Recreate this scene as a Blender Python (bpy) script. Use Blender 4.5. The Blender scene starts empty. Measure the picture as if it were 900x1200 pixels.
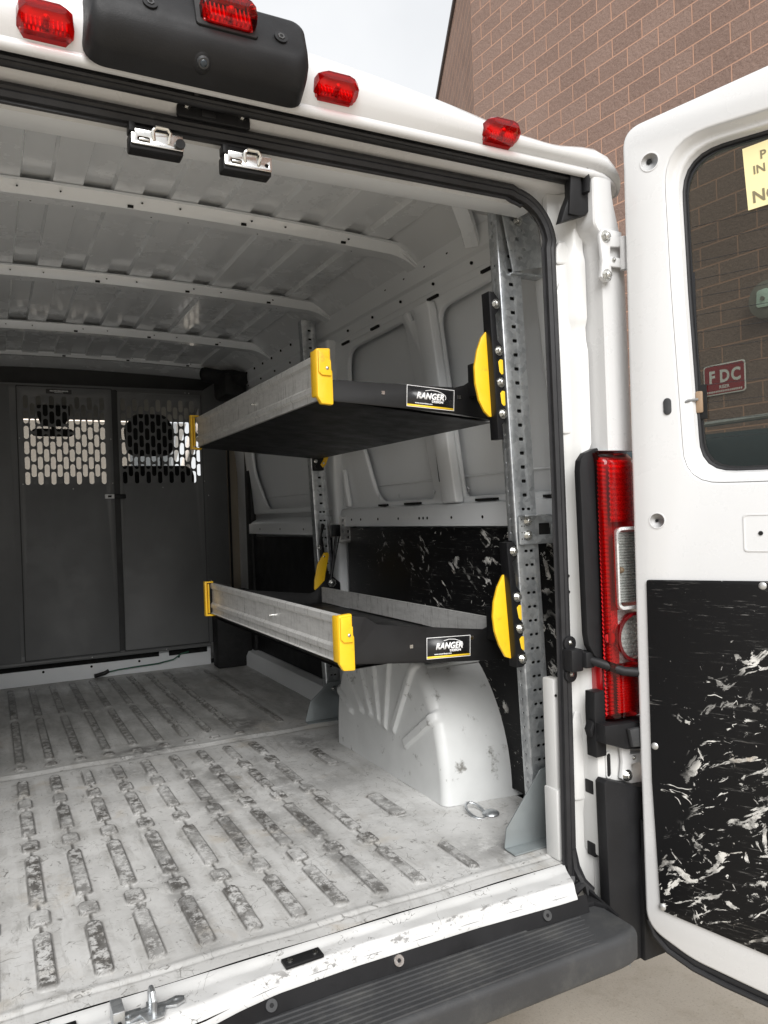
import bpy, bmesh, math, random
import numpy as np
from mathutils import Vector, Matrix
random.seed(7)
R=math.radians
SC=bpy.context.scene
COL=SC.collection
# ------------------------------------------------------------------ materials
MATS={}
def newmat(name):
    m=bpy.data.materials.new(name); m.use_nodes=True
    nt=m.node_tree; nt.nodes.clear()
    out=nt.nodes.new('ShaderNodeOutputMaterial')
    b=nt.nodes.new('ShaderNodeBsdfPrincipled')
    nt.links.new(b.outputs[0],out.inputs[0])
    MATS[name]=m
    return m,nt,b,out
def N(nt,t,**kw):
    n=nt.nodes.new(t)
    for k,v in kw.items():
        if k in n.inputs: n.inputs[k].default_value=v
        else: setattr(n,k,v)
    return n
def lk(nt,a,b): nt.links.new(a,b)
def coords(nt,scale=(1,1,1),rot=(0,0,0)):
    tc=N(nt,'ShaderNodeTexCoord'); mp=N(nt,'ShaderNodeMapping')
    mp.inputs['Scale'].default_value=scale; mp.inputs['Rotation'].default_value=rot
    lk(nt,tc.outputs['Object'],mp.inputs['Vector']); return mp.outputs[0]
def noise(nt,vec,scale,detail=4,rough=.55,dist=0):
    n=N(nt,'ShaderNodeTexNoise'); n.inputs['Scale'].default_value=scale; n.inputs['Detail'].default_value=detail
    n.inputs['Roughness'].default_value=rough; n.inputs['Distortion'].default_value=dist
    lk(nt,vec,n.inputs['Vector']); return n.outputs['Fac']
def ramp(nt,fac,stops):
    r=N(nt,'ShaderNodeValToRGB'); e=r.color_ramp.elements
    while len(e)<len(stops): e.new(.5)
    for i,(p,c) in enumerate(stops):
        e[i].position=p; e[i].color=(c,c,c,1) if not hasattr(c,'__len__') else (*c,1)
    lk(nt,fac,r.inputs[0]); return r.outputs[0]
def mixc(nt,fac,a,b):
    m=N(nt,'ShaderNodeMix',data_type='RGBA')
    for s,v in ((0,fac),(6,a),(7,b)):
        if hasattr(v,'is_output') or hasattr(v,'links'): lk(nt,v,m.inputs[s])
        elif s==0: m.inputs[0].default_value=v
        else: m.inputs[s].default_value=(*v,1)
    return m.outputs[2]
def mth(nt,op,a,b=0.0,clamp=False):
    m=N(nt,'ShaderNodeMath',operation=op,use_clamp=clamp)
    for i,v in enumerate((a,b)):
        if hasattr(v,'links'): lk(nt,v,m.inputs[i])
        else: m.inputs[i].default_value=v
    return m.outputs[0]
def bump(nt,b,h,strength=.3,dist=.002):
    n=N(nt,'ShaderNodeBump'); n.inputs['Strength'].default_value=strength; n.inputs['Distance'].default_value=dist
    lk(nt,h,n.inputs['Height']); lk(nt,n.outputs[0],b.inputs['Normal'])
def simple(name,col,rough=.5,metal=0,coat=0,var=.12,vscale=12,bmp=0,bscale=200,spec=.5,dirt=None,dirtamt=(.55,.75)):
    m,nt,b,o=newmat(name)
    v=coords(nt)
    f=noise(nt,v,vscale,5)
    c=ramp(nt,f,[(.3,tuple(x*(1-var) for x in col)),(.7,tuple(min(1,x*(1+var)) for x in col))])
    if dirt:
        d=ramp(nt,noise(nt,v,vscale*1.7,8,.7),[(dirtamt[0],0),(dirtamt[1],1)])
        c=mixc(nt,d,c,dirt)
    lk(nt,c,b.inputs['Base Color'])
    rr=ramp(nt,noise(nt,v,vscale*3,6,.65),[(.3,max(0,rough-.08)),(.7,min(1,rough+.1))])
    lk(nt,rr,b.inputs['Roughness'])
    b.inputs['Metallic'].default_value=metal; b.inputs['Coat Weight'].default_value=coat
    b.inputs['Coat Roughness'].default_value=.08; b.inputs['Specular IOR Level'].default_value=spec
    if bmp: bump(nt,b,noise(nt,v,bscale,3),bmp,.001)
    return m
simple('body_paint',(.61,.61,.61),.28,coat=.6,var=.02,vscale=3)
simple('inner_paint',(.78,.80,.815),.36,var=.03,vscale=3,coat=.2,dirt=(.45,.44,.40),dirtamt=(.66,.95))
simple('roof_paint',(.80,.82,.835),.24,var=.01,vscale=2,coat=.7)
simple('jamb_paint',(.60,.60,.59),.36,coat=.3,var=.03,vscale=5,dirt=(.5,.48,.42),dirtamt=(.66,.95))
simple('wheelhouse_paint',(.60,.61,.605),.38,var=.06,vscale=10,dirt=(.20,.195,.18),dirtamt=(.585,.68))
simple('black_plastic',(.012,.012,.013),.5,spec=.28,var=.2,bmp=.25,bscale=500)
simple('grey_plastic',(.036,.037,.039),.52,var=.18,vscale=6,bmp=.3,bscale=350,dirt=(.075,.075,.072),dirtamt=(.5,.8))
simple('rubber',(.018,.018,.0195),.45,spec=.35,var=.25,vscale=18,dirt=(.09,.09,.085),dirtamt=(.62,.9))
simple('black_powder',(.008,.008,.009),.36,spec=.35,var=.2,bmp=.15,bscale=600)
simple('tray_black',(.008,.008,.0085),.40,var=.3,vscale=5,bmp=.15,bscale=500,spec=.35,dirt=(.022,.022,.021),dirtamt=(.62,.9))
simple('partition_grey',(.125,.128,.129),.42,var=.08,vscale=5,bmp=.2,bscale=500)
simple('partition_dark',(.010,.0105,.011),.5,var=.1)
simple('yellow_plastic',(.84,.50,.015),.40,var=.05,vscale=20,coat=.15,dirt=(.42,.25,.03),dirtamt=(.58,.80))
simple('hole_black',(.004,.004,.004),.9,var=0)  # painted-in shade of holes, slots and gaps, laid on as discs and bars
simple('bolt_steel',(.62,.62,.60),.25,metal=1,var=.1,vscale=60)
simple('chrome',(.75,.74,.71),.18,metal=1,var=.06,vscale=60)
simple('aluminium_plate',(.55,.55,.54),.4,metal=.8,var=.1,vscale=30)
simple('cab_grey',(.20,.20,.185),.7,var=.05)
simple('cab_beige',(.30,.26,.20),.6,var=.05)
simple('cab_dark',(.007,.007,.0075),.7,var=.1)
simple('seat_fabric',(.014,.014,.015),.9,var=.2,bmp=.4,bscale=400)
simple('paper_yellow',(.80,.70,.38),.7,var=.02)
simple('print_grey',(.20,.17,.10),.8,var=.02)
simple('sign_red',(.30,.012,.018),.35,var=.08)
simple('sign_white',(.75,.73,.70),.5,var=.03)
simple('sticker_black',(.012,.012,.013),.3,var=.05)
simple('sticker_yellow',(.85,.55,.03),.4,var=.02)
simple('sticker_white',(.82,.82,.82),.4,var=.02)
simple('cable_green',(.01,.09,.05),.45,var=.1)
simple('connector_tan',(.28,.19,.12),.5,var=.15)
simple('grey_wire',(.16,.16,.16),.5,var=.1)
simple('pale_stucco',(.88,.79,.70),.8,var=.03,vscale=.6)
simple('window_dark',(.03,.04,.05),.1,var=.1)
simple('coping_dark',(.035,.022,.02),.7,var=.1)
simple('suv_paint',(.020,.045,.055),.2,coat=1,var=.1)
simple('tyre',(.02,.02,.02),.85,var=.2)
simple('bell_grey',(.22,.20,.17),.5,var=.1)
simple('bell_mint',(.55,.68,.60),.4,var=.1)
simple('lamp_reflector',(.78,.78,.78),.28,metal=.35,var=.1,vscale=80)
# galvanised
m,nt,b,o=newmat('galvanised')
v=coords(nt); vo=N(nt,'ShaderNodeTexVoronoi'); vo.inputs['Scale'].default_value=90; lk(nt,v,vo.inputs['Vector'])
sp=N(nt,'ShaderNodeSeparateColor'); lk(nt,vo.outputs['Color'],sp.inputs[0])
f=mth(nt,'ADD',mth(nt,'MULTIPLY',sp.outputs[0],.25),mth(nt,'MULTIPLY',noise(nt,v,14,6,.7),.75))
lk(nt,ramp(nt,f,[(.3,(.38,.40,.42)),(.65,(.64,.66,.67))]),b.inputs['Base Color'])
lk(nt,ramp(nt,noise(nt,v,30,6,.7),[(.3,.28),(.7,.5)]),b.inputs['Roughness']); b.inputs['Metallic'].default_value=.85
simple('galv_plate',(.27,.295,.30),.42,metal=.55,var=.07,vscale=9)
# worn aluminium lip
m,nt,b,o=newmat('worn_aluminium')
v=coords(nt); vs=coords(nt,(5,1.6,7)); vr=coords(nt,(6,30,2.5))
f1=noise(nt,vs,9,8,.75); f2=noise(nt,vr,5,6,.7,.6)
c=ramp(nt,f1,[(.25,(.52,.515,.50)),(.5,(.70,.695,.68)),(.75,(.82,.815,.80))])
c=mixc(nt,ramp(nt,f2,[(.55,0),(.66,.7)]),c,(.22,.21,.195))
lk(nt,c,b.inputs['Base Color']); b.inputs['Metallic'].default_value=.45
lk(nt,ramp(nt,f1,[(.3,.5),(.7,.32)]),b.inputs['Roughness'])
# worn floor
m,nt,b,o=newmat('worn_floor')
v=coords(nt)
att=N(nt,'ShaderNodeAttribute',attribute_name='rib'); atl=N(nt,'ShaderNodeAttribute',attribute_name='ribedge'); asc=N(nt,'ShaderNodeAttribute',attribute_name='stain')
base=ramp(nt,noise(nt,v,3.1,7,.65),[(.3,(.40,.397,.385)),(.5,(.54,.537,.525)),(.7,(.61,.61,.60))])
def layer(c,fac,col): return mixc(nt,fac,c,col)
c=layer(base,ramp(nt,noise(nt,v,7,9,.75),[(.56,0),(.72,.6)]),(.33,.30,.26))
c=layer(c,ramp(nt,noise(nt,v,2.3,8,.7,.4),[(.57,0),(.75,.5)]),(.44,.36,.25))
c=layer(c,ramp(nt,noise(nt,v,19,9,.8,.5),[(.60,0),(.68,.7)]),(.24,.23,.21))
# fine scratches in three directions
wq=N(nt,'ShaderNodeTexNoise'); wq.inputs['Scale'].default_value=7; wq.inputs['Detail'].default_value=4; lk(nt,v,wq.inputs['Vector'])
wv=N(nt,'ShaderNodeVectorMath',operation='MULTIPLY_ADD'); lk(nt,wq.outputs['Color'],wv.inputs[0]); wv.inputs[1].default_value=(.10,.10,.10); lk(nt,v,wv.inputs[2])
for k,(sc,ro,ns,wd_,lo) in enumerate((((1,.35,1),.2,7,.0035,.55),((1,.5,1),-.9,11,.005,.57),((.4,1,1),.3,9,.0045,.56),((1,1,1),0,16,.007,.56))):
    mp=N(nt,'ShaderNodeMapping'); mp.inputs['Scale'].default_value=sc; mp.inputs['Rotation'].default_value=(0,0,ro); mp.inputs['Location'].default_value=(k*3.1,k*1.7,0); lk(nt,wv.outputs[0],mp.inputs[0])
    s_=noise(nt,mp.outputs[0],ns,3,.55,.6)
    l=ramp(nt,mth(nt,'ABSOLUTE',mth(nt,'SUBTRACT',s_,.5)),[(wd_*.4,1),(wd_,0)])
    msk=ramp(nt,noise(nt,v,19+5*k,6,.7),[(lo-.04,0),(lo,.85)])
    c=layer(c,mth(nt,'MULTIPLY',l,msk),(.12,.115,.105))
# soft brown smears
c=layer(c,ramp(nt,noise(nt,wv.outputs[0],5.5,7,.6,.3),[(.60,0),(.70,.35)]),(.40,.31,.19))
ath=N(nt,'ShaderNodeAttribute',attribute_name='halo')
c=layer(c,mth(nt,'MULTIPLY',ath.outputs['Fac'],ramp(nt,noise(nt,wv.outputs[0],8,8,.7),[(.46,0),(.60,.45)])),(.20,.19,.17))
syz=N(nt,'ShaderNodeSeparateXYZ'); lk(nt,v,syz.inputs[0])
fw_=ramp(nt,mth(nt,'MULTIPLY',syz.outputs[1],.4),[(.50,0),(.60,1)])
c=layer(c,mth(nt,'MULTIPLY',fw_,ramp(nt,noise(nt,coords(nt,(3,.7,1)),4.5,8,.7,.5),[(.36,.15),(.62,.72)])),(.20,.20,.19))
drag=noise(nt,coords(nt,(4,1.0,1),(0,0,.18)),5,9,.74,.9)
c=layer(c,mth(nt,'MULTIPLY',ramp(nt,drag,[(.53,0),(.64,.6)]),ramp(nt,noise(nt,v,2.6,3,.5),[(.38,0),(.58,1)])),(.25,.245,.23))
fs_=noise(nt,coords(nt,(60,1.6,1),(0,0,.08)),4,5,.7,.3)
c=layer(c,mth(nt,'MULTIPLY',ramp(nt,fs_,[(.62,0),(.70,.45)]),ramp(nt,noise(nt,v,6.6,4,.6),[(.47,0),(.58,1)])),(.16,.155,.145))
c=layer(c,ramp(nt,noise(nt,wv.outputs[0],31,8,.75),[(.60,0),(.68,.5)]),(.27,.26,.24))
pn=ramp(nt,noise(nt,v,42,10,.8),[(.46,0),(.52,1)])
pn2=ramp(nt,noise(nt,v,4.4,4,.6),[(.36,.2),(.56,1)])
c=layer(c,mth(nt,'MULTIPLY',mth(nt,'MULTIPLY',att.outputs['Fac'],pn),mth(nt,'MULTIPLY',pn2,1.0)),(.105,.10,.093))
c=layer(c,mth(nt,'MULTIPLY',atl.outputs['Fac'],ramp(nt,noise(nt,v,17,6,.7),[(.3,.25),(.55,.95)])),(.07,.066,.06))
st=mth(nt,'MULTIPLY',asc.outputs['Fac'],ramp(nt,noise(nt,v,13,10,.8),[(.42,0),(.52,1)]))
c=layer(c,mth(nt,'MULTIPLY',st,.9),(.085,.082,.078))
lk(nt,c,b.inputs['Base Color'])
lk(nt,ramp(nt,noise(nt,v,9,6,.7),[(.3,.30),(.7,.55)]),b.inputs['Roughness'])
spk=ramp(nt,noise(nt,v,70,8,.75),[(.62,0),(.68,.8)])
c=layer(c,mth(nt,'MULTIPLY',spk,ramp(nt,noise(nt,v,5.3,4,.6),[(.42,0),(.6,1)])),(.13,.12,.105))
lk(nt,c,b.inputs['Base Color'])
bump(nt,b,noise(nt,v,24,6,.6),.35,.0025)
m,nt,b,o=newmat('sill_paint')
v=coords(nt)
c=ramp(nt,noise(nt,v,5,6,.6),[(.3,(.52,.52,.51)),(.7,(.60,.60,.595))])
c=mixc(nt,ramp(nt,noise(nt,v,14,9,.75),[(.56,0),(.74,.4)]),c,(.36,.35,.33))
wq=N(nt,'ShaderNodeTexNoise'); wq.inputs['Scale'].default_value=9; wq.inputs['Detail'].default_value=4; lk(nt,v,wq.inputs['Vector'])
wv=N(nt,'ShaderNodeVectorMath',operation='MULTIPLY_ADD'); lk(nt,wq.outputs['Color'],wv.inputs[0]); wv.inputs[1].default_value=(.08,.08,.08); lk(nt,v,wv.inputs[2])
for k,(ns,wd_) in enumerate(((9,.004),(17,.007))):
    s_=noise(nt,wv.outputs[0],ns,3,.55,.6); l=ramp(nt,mth(nt,'ABSOLUTE',mth(nt,'SUBTRACT',s_,.5)),[(wd_*.4,1),(wd_,0)])
    c=mixc(nt,mth(nt,'MULTIPLY',l,ramp(nt,noise(nt,v,24+5*k,6,.7),[(.52,0),(.56,.9)])),c,(.12,.115,.105))
sy=N(nt,'ShaderNodeSeparateXYZ'); lk(nt,v,sy.inputs[0])
eg=ramp(nt,mth(nt,'ABSOLUTE',mth(nt,'ADD',sy.outputs[1],.054)),[(.003,1),(.0075,0)])
c=mixc(nt,mth(nt,'MULTIPLY',eg,ramp(nt,noise(nt,coords(nt,(1,2.5,1)),21,9,.75),[(.54,0),(.58,.8)])),c,(.13,.125,.12))
lk(nt,c,b.inputs['Base Color']); b.inputs['Roughness'].default_value=.35; bump(nt,b,noise(nt,v,22,5,.6),.3,.002)
# scuffed black liner
def scuffed(name,bx,by,bz,b0,rot,seed):
    m,nt,b,o=newmat(name)
    v0=coords(nt)
    wn=N(nt,'ShaderNodeTexNoise'); wn.inputs['Scale'].default_value=9; wn.inputs['Detail'].default_value=3; lk(nt,v0,wn.inputs['Vector'])
    va=N(nt,'ShaderNodeVectorMath',operation='MULTIPLY_ADD'); lk(nt,wn.outputs['Color'],va.inputs[0]); va.inputs[1].default_value=(.05,.05,.05); lk(nt,v0,va.inputs[2]); v=va.outputs[0]
    sp=N(nt,'ShaderNodeSeparateXYZ'); lk(nt,v0,sp.inputs[0])
    bias=mth(nt,'ADD',mth(nt,'MULTIPLY',sp.outputs[0],bx),mth(nt,'ADD',mth(nt,'MULTIPLY',sp.outputs[1],by),mth(nt,'MULTIPLY',sp.outputs[2],bz)))
    bias=mth(nt,'MINIMUM',mth(nt,'ADD',bias,b0),.14)
    broad=noise(nt,v,3.4+seed,3,.5)
    M1=ramp(nt,mth(nt,'ADD',broad,mth(nt,'MULTIPLY',bias,.35)),[(.47,0),(.56,1)])
    def st(scale,ro,ns,det,th,soft=.010,dist=0):
        ns=ns*1.75; th=th+.012
        mp=N(nt,'ShaderNodeMapping'); mp.inputs['Scale'].default_value=scale; mp.inputs['Location'].default_value=(seed,seed*2,seed*3)
        r2=N(nt,'ShaderNodeMapping'); r2.inputs['Rotation'].default_value=(ro,0,0); lk(nt,v,r2.inputs[0]); lk(nt,r2.outputs[0],mp.inputs[0])
        n=noise(nt,mp.outputs[0],ns,det,.66,dist)
        n=mth(nt,'ADD',n,mth(nt,'MULTIPLY',bias,.085))
        return ramp(nt,n,[(th,0),(th+soft,1)])
    A=mth(nt,'MULTIPLY',st((1,1,1),0,30,6,.655),M1)
    Bb=mth(nt,'MULTIPLY',st((1,1,1.6),rot,8,11,.585,.010,.6),M1)
    D=mth(nt,'MULTIPLY',st((1,1,5),rot,6,10,.585,.01,.3),M1)
    D2=mth(nt,'MULTIPLY',st((1,1,5),-rot*2.2,10,8,.655,.01,.3),1.0)
    mp=N(nt,'ShaderNodeMapping'); mp.inputs['Scale'].default_value=(1,1,1.7); mp.inputs['Rotation'].default_value=(rot,0,0); lk(nt,v,mp.inputs[0])
    cs=noise(nt,mp.outputs[0],6.5,2,.5,2.2)
    Cc=mth(nt,'MULTIPLY',ramp(nt,mth(nt,'ABSOLUTE',mth(nt,'SUBTRACT',cs,.5)),[(.004,1),(.009,0)]),ramp(nt,noise(nt,v0,13,4,.6),[(.63,0),(.66,1)]))
    hz=noise(nt,coords(nt,(1.5,1.5,30),(rot*.15,0,0)),6,8,.8)
    H2=mth(nt,'MULTIPLY',ramp(nt,hz,[(.58,0),(.70,.35)]),ramp(nt,noise(nt,v0,4.1,2),[(.48,0),(.6,1)]))
    spk=mth(nt,'MULTIPLY',ramp(nt,noise(nt,v0,120,3,.6),[(.73,0),(.75,.8)]),ramp(nt,broad,[(.42,0),(.55,1)]))
    f=A
    for q in (Bb,D,D2): f=mth(nt,'MAXIMUM',f,q)
    f=mth(nt,'MULTIPLY',f,ramp(nt,noise(nt,v0,21,7,.75),[(.38,.12),(.56,1)]))
    fine=mth(nt,'MULTIPLY',ramp(nt,noise(nt,coords(nt,(1,2.2,34),(rot*.5,0,0)),9,6,.75,.2),[(.60,0),(.68,.32)]),ramp(nt,noise(nt,v,4.2+seed,4,.6),[(.50,0),(.60,1)]))
    for q in (Cc,H2,spk,fine): f=mth(nt,'MAXIMUM',f,q)
    wc=ramp(nt,noise(nt,v0,14,4,.6),[(.28,(.45,.39,.32)),(.42,(.68,.665,.63))])
    c=mixc(nt,f,(.006,.006,.0065),wc)
    lk(nt,c,b.inputs['Base Color']); b.inputs['Specular IOR Level'].default_value=.2
    lk(nt,ramp(nt,f,[(0,.45),(1,.7)]),b.inputs['Roughness'])
    bump(nt,b,f,.3,.001)
scuffed('scuffed_liner',0,-1.9,-1.0,-.24,.55,1.3)
scuffed('scuffed_wall_liner',0,-.3,.4,-.10,-.6,4.1)
simple('clean_liner',(.007,.007,.008),.5,var=.2,vscale=5,spec=.3)
# lenses
def lens(name,col,sc):
    m,nt,b,o=newmat(name); v=coords(nt,sc)
    w=N(nt,'ShaderNodeTexWave'); w.inputs['Scale'].default_value=1; w.inputs['Distortion'].default_value=.3; lk(nt,v,w.inputs['Vector'])
    c=ramp(nt,w.outputs['Fac'],[(.2,tuple(x*.78 for x in col)),(.8,col)])
    lk(nt,c,b.inputs['Base Color']); b.inputs['Roughness'].default_value=.18; b.inputs['Coat Weight'].default_value=1; b.inputs['Coat Roughness'].default_value=.03
    b.inputs['Subsurface Weight'].default_value=.0
lens('lens_red',(.50,.008,.012),(60,25,60))
lens('lens_dark_red',(.20,.005,.009),(10,10,40))
lens('lens_bright_red',(.50,.014,.016),(20,60,110))
lens('lens_clear',(.50,.50,.50),(90,30,130))
# glass
def glassmat(name,tint,refl):
    m=bpy.data.materials.new(name); m.use_nodes=True; nt=m.node_tree; nt.nodes.clear(); MATS[name]=m
    o=N(nt,'ShaderNodeOutputMaterial'); t=N(nt,'ShaderNodeBsdfTransparent'); t.inputs[0].default_value=(*tint,1)
    g=N(nt,'ShaderNodeBsdfGlossy'); g.inputs['Roughness'].default_value=.02
    fr=N(nt,'ShaderNodeFresnel'); fr.inputs[0].default_value=1.5
    x=N(nt,'ShaderNodeMixShader'); f=mth(nt,'MULTIPLY',fr.outputs[0],refl)
    lk(nt,f,x.inputs[0]); lk(nt,t.outputs[0],x.inputs[1]); lk(nt,g.outputs[0],x.inputs[2]); lk(nt,x.outputs[0],o.inputs[0])
glassmat('tinted_glass',(.50,.52,.485),.6)
glassmat('red_glass',(.86,.030,.032),.9)
glassmat('clear_glass',(.93,.95,.93),.8)
# brick
m,nt,b,o=newmat('split_block')
tc=N(nt,'ShaderNodeTexCoord'); sx=N(nt,'ShaderNodeSeparateXYZ'); lk(nt,tc.outputs['Object'],sx.inputs[0])
cb=N(nt,'ShaderNodeCombineXYZ'); lk(nt,sx.outputs[0],cb.inputs[0]); lk(nt,sx.outputs[2],cb.inputs[1])
br=N(nt,'ShaderNodeTexBrick'); lk(nt,cb.outputs[0],br.inputs['Vector'])
br.inputs['Scale'].default_value=1; br.inputs['Brick Width'].default_value=.406; br.inputs['Row Height'].default_value=.203
br.inputs['Mortar Size'].default_value=.0085; br.inputs['Mortar Smooth'].default_value=.25; br.inputs['Bias'].default_value=0
br.inputs['Color1'].default_value=(.215,.145,.120,1); br.inputs['Color2'].default_value=(.275,.192,.160,1); br.inputs['Mortar'].default_value=(.52,.31,.225,1)
vv=coords(nt); n1=noise(nt,vv,26,8,.75); n2=noise(nt,vv,.7,4,.6)
c=mixc(nt,ramp(nt,n1,[(.35,.0),(.65,.55)]),br.outputs['Color'],(.34,.245,.205))
c=mixc(nt,ramp(nt,noise(nt,vv,55,5,.7),[(.35,.6),(.5,0)]),c,(.15,.10,.085))
c=mixc(nt,mth(nt,'MULTIPLY',br.outputs['Fac'],.85),c,(.52,.31,.225))
c=mixc(nt,ramp(nt,n2,[(.4,0),(.7,.25)]),c,(.17,.12,.10))
lk(nt,c,b.inputs['Base Color']); b.inputs['Roughness'].default_value=.9; b.inputs['Specular IOR Level'].default_value=.2
hh=mth(nt,'MULTIPLY',mth(nt,'SUBTRACT',1,br.outputs['Fac']),mth(nt,'ADD',mth(nt,'MULTIPLY',noise(nt,vv,18,7,.7),1.2),.6))
bump(nt,b,hh,.9,.02)
# ground
m,nt,b,o=newmat('concrete_ground')
v=coords(nt)
c=ramp(nt,noise(nt,v,1.3,8,.6),[(.3,(.44,.395,.325)),(.7,(.53,.48,.405))])
c=mixc(nt,ramp(nt,noise(nt,v,9,8,.75),[(.5,0),(.72,.5)]),c,(.33,.28,.21))
c=mixc(nt,ramp(nt,noise(nt,v,160,3,.6),[(.58,0),(.66,.35)]),c,(.22,.19,.15))
lk(nt,c,b.inputs['Base Color']); b.inputs['Roughness'].default_value=.9
bump(nt,b,noise(nt,v,70,6,.7),.5,.003)

# ------------------------------------------------------------------ builders
def T(o,label=None,cat=None,group=None,kind=None):
    if label: o['label']=label
    if cat: o['category']=cat
    if group: o['group']=group
    if kind: o['kind']=kind
    return o
def thing(name,label,cat,loc,group=None):
    o=bpy.data.objects.new(name,None); COL.objects.link(o); o.location=loc; o.empty_display_size=.1
    o['_inv']=0; del o['_inv']
    return T(o,label,cat,group)
def parent_to(o,p):
    o.parent=p
    M=Matrix.Identity(4); q=p
    chain=[]
    while q is not None: chain.append(q); q=q.parent
    for q in reversed(chain):
        if q.parent is None: M=Matrix.LocRotScale(q.location,q.rotation_euler,q.scale)
        else: M=M@q.matrix_parent_inverse@Matrix.LocRotScale(q.location,q.rotation_euler,q.scale)
    o.matrix_parent_inverse=M.inverted()
def FR(o,u,v,n=None):
    o,u,v=Vector(o),Vector(u).normalized(),Vector(v).normalized()
    n=Vector(n).normalized() if n else u.cross(v).normalized()
    return Matrix(((u.x,v.x,n.x,o.x),(u.y,v.y,n.y,o.y),(u.z,v.z,n.z,o.z),(0,0,0,1)))
XZ=lambda y:FR((0,y,0),(1,0,0),(0,0,1))     # plane facing -Y ; local n = -Y
def rr(x0,x1,y0,y1,r,n=5):
    pts=[]
    for cx,cy,a0 in ((x1-r,y1-r,0),(x0+r,y1-r,90),(x0+r,y0+r,180),(x1-r,y0+r,270)):
        for i in range(n+1):
            a=R(a0+90*i/n); pts.append((cx+r*math.cos(a),cy+r*math.sin(a)))
    return pts
def slot(cx,cy,w,h,n=4):
    return rr(cx-w/2,cx+w/2,cy-h/2,cy+h/2,min(w,h)/2-1e-5,n)
def circ(cx,cy,r,n=10): return [(cx+r*math.cos(2*math.pi*i/n),cy+r*math.sin(2*math.pi*i/n)) for i in range(n)]
def poly_round(pts,rs,n=6):
    out=[];m=len(pts)
    for i in range(m):
        p0,p1,p2=Vector(pts[i-1]),Vector(pts[i]),Vector(pts[(i+1)%m]); r=rs[i] if hasattr(rs,'__len__') else rs
        a=(p0-p1).normalized(); c=(p2-p1).normalized(); ang=a.angle(c); d=min(r/math.tan(ang/2),(p0-p1).length*.49,(p2-p1).length*.49)
        A=p1+a*d; C_=p1+c*d
        for k in range(n+1):
            t=k/n; q=A*(1-t)**2+p1*2*t*(1-t)+C_*t*t; out.append((q.x,q.y))
    return out
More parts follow.
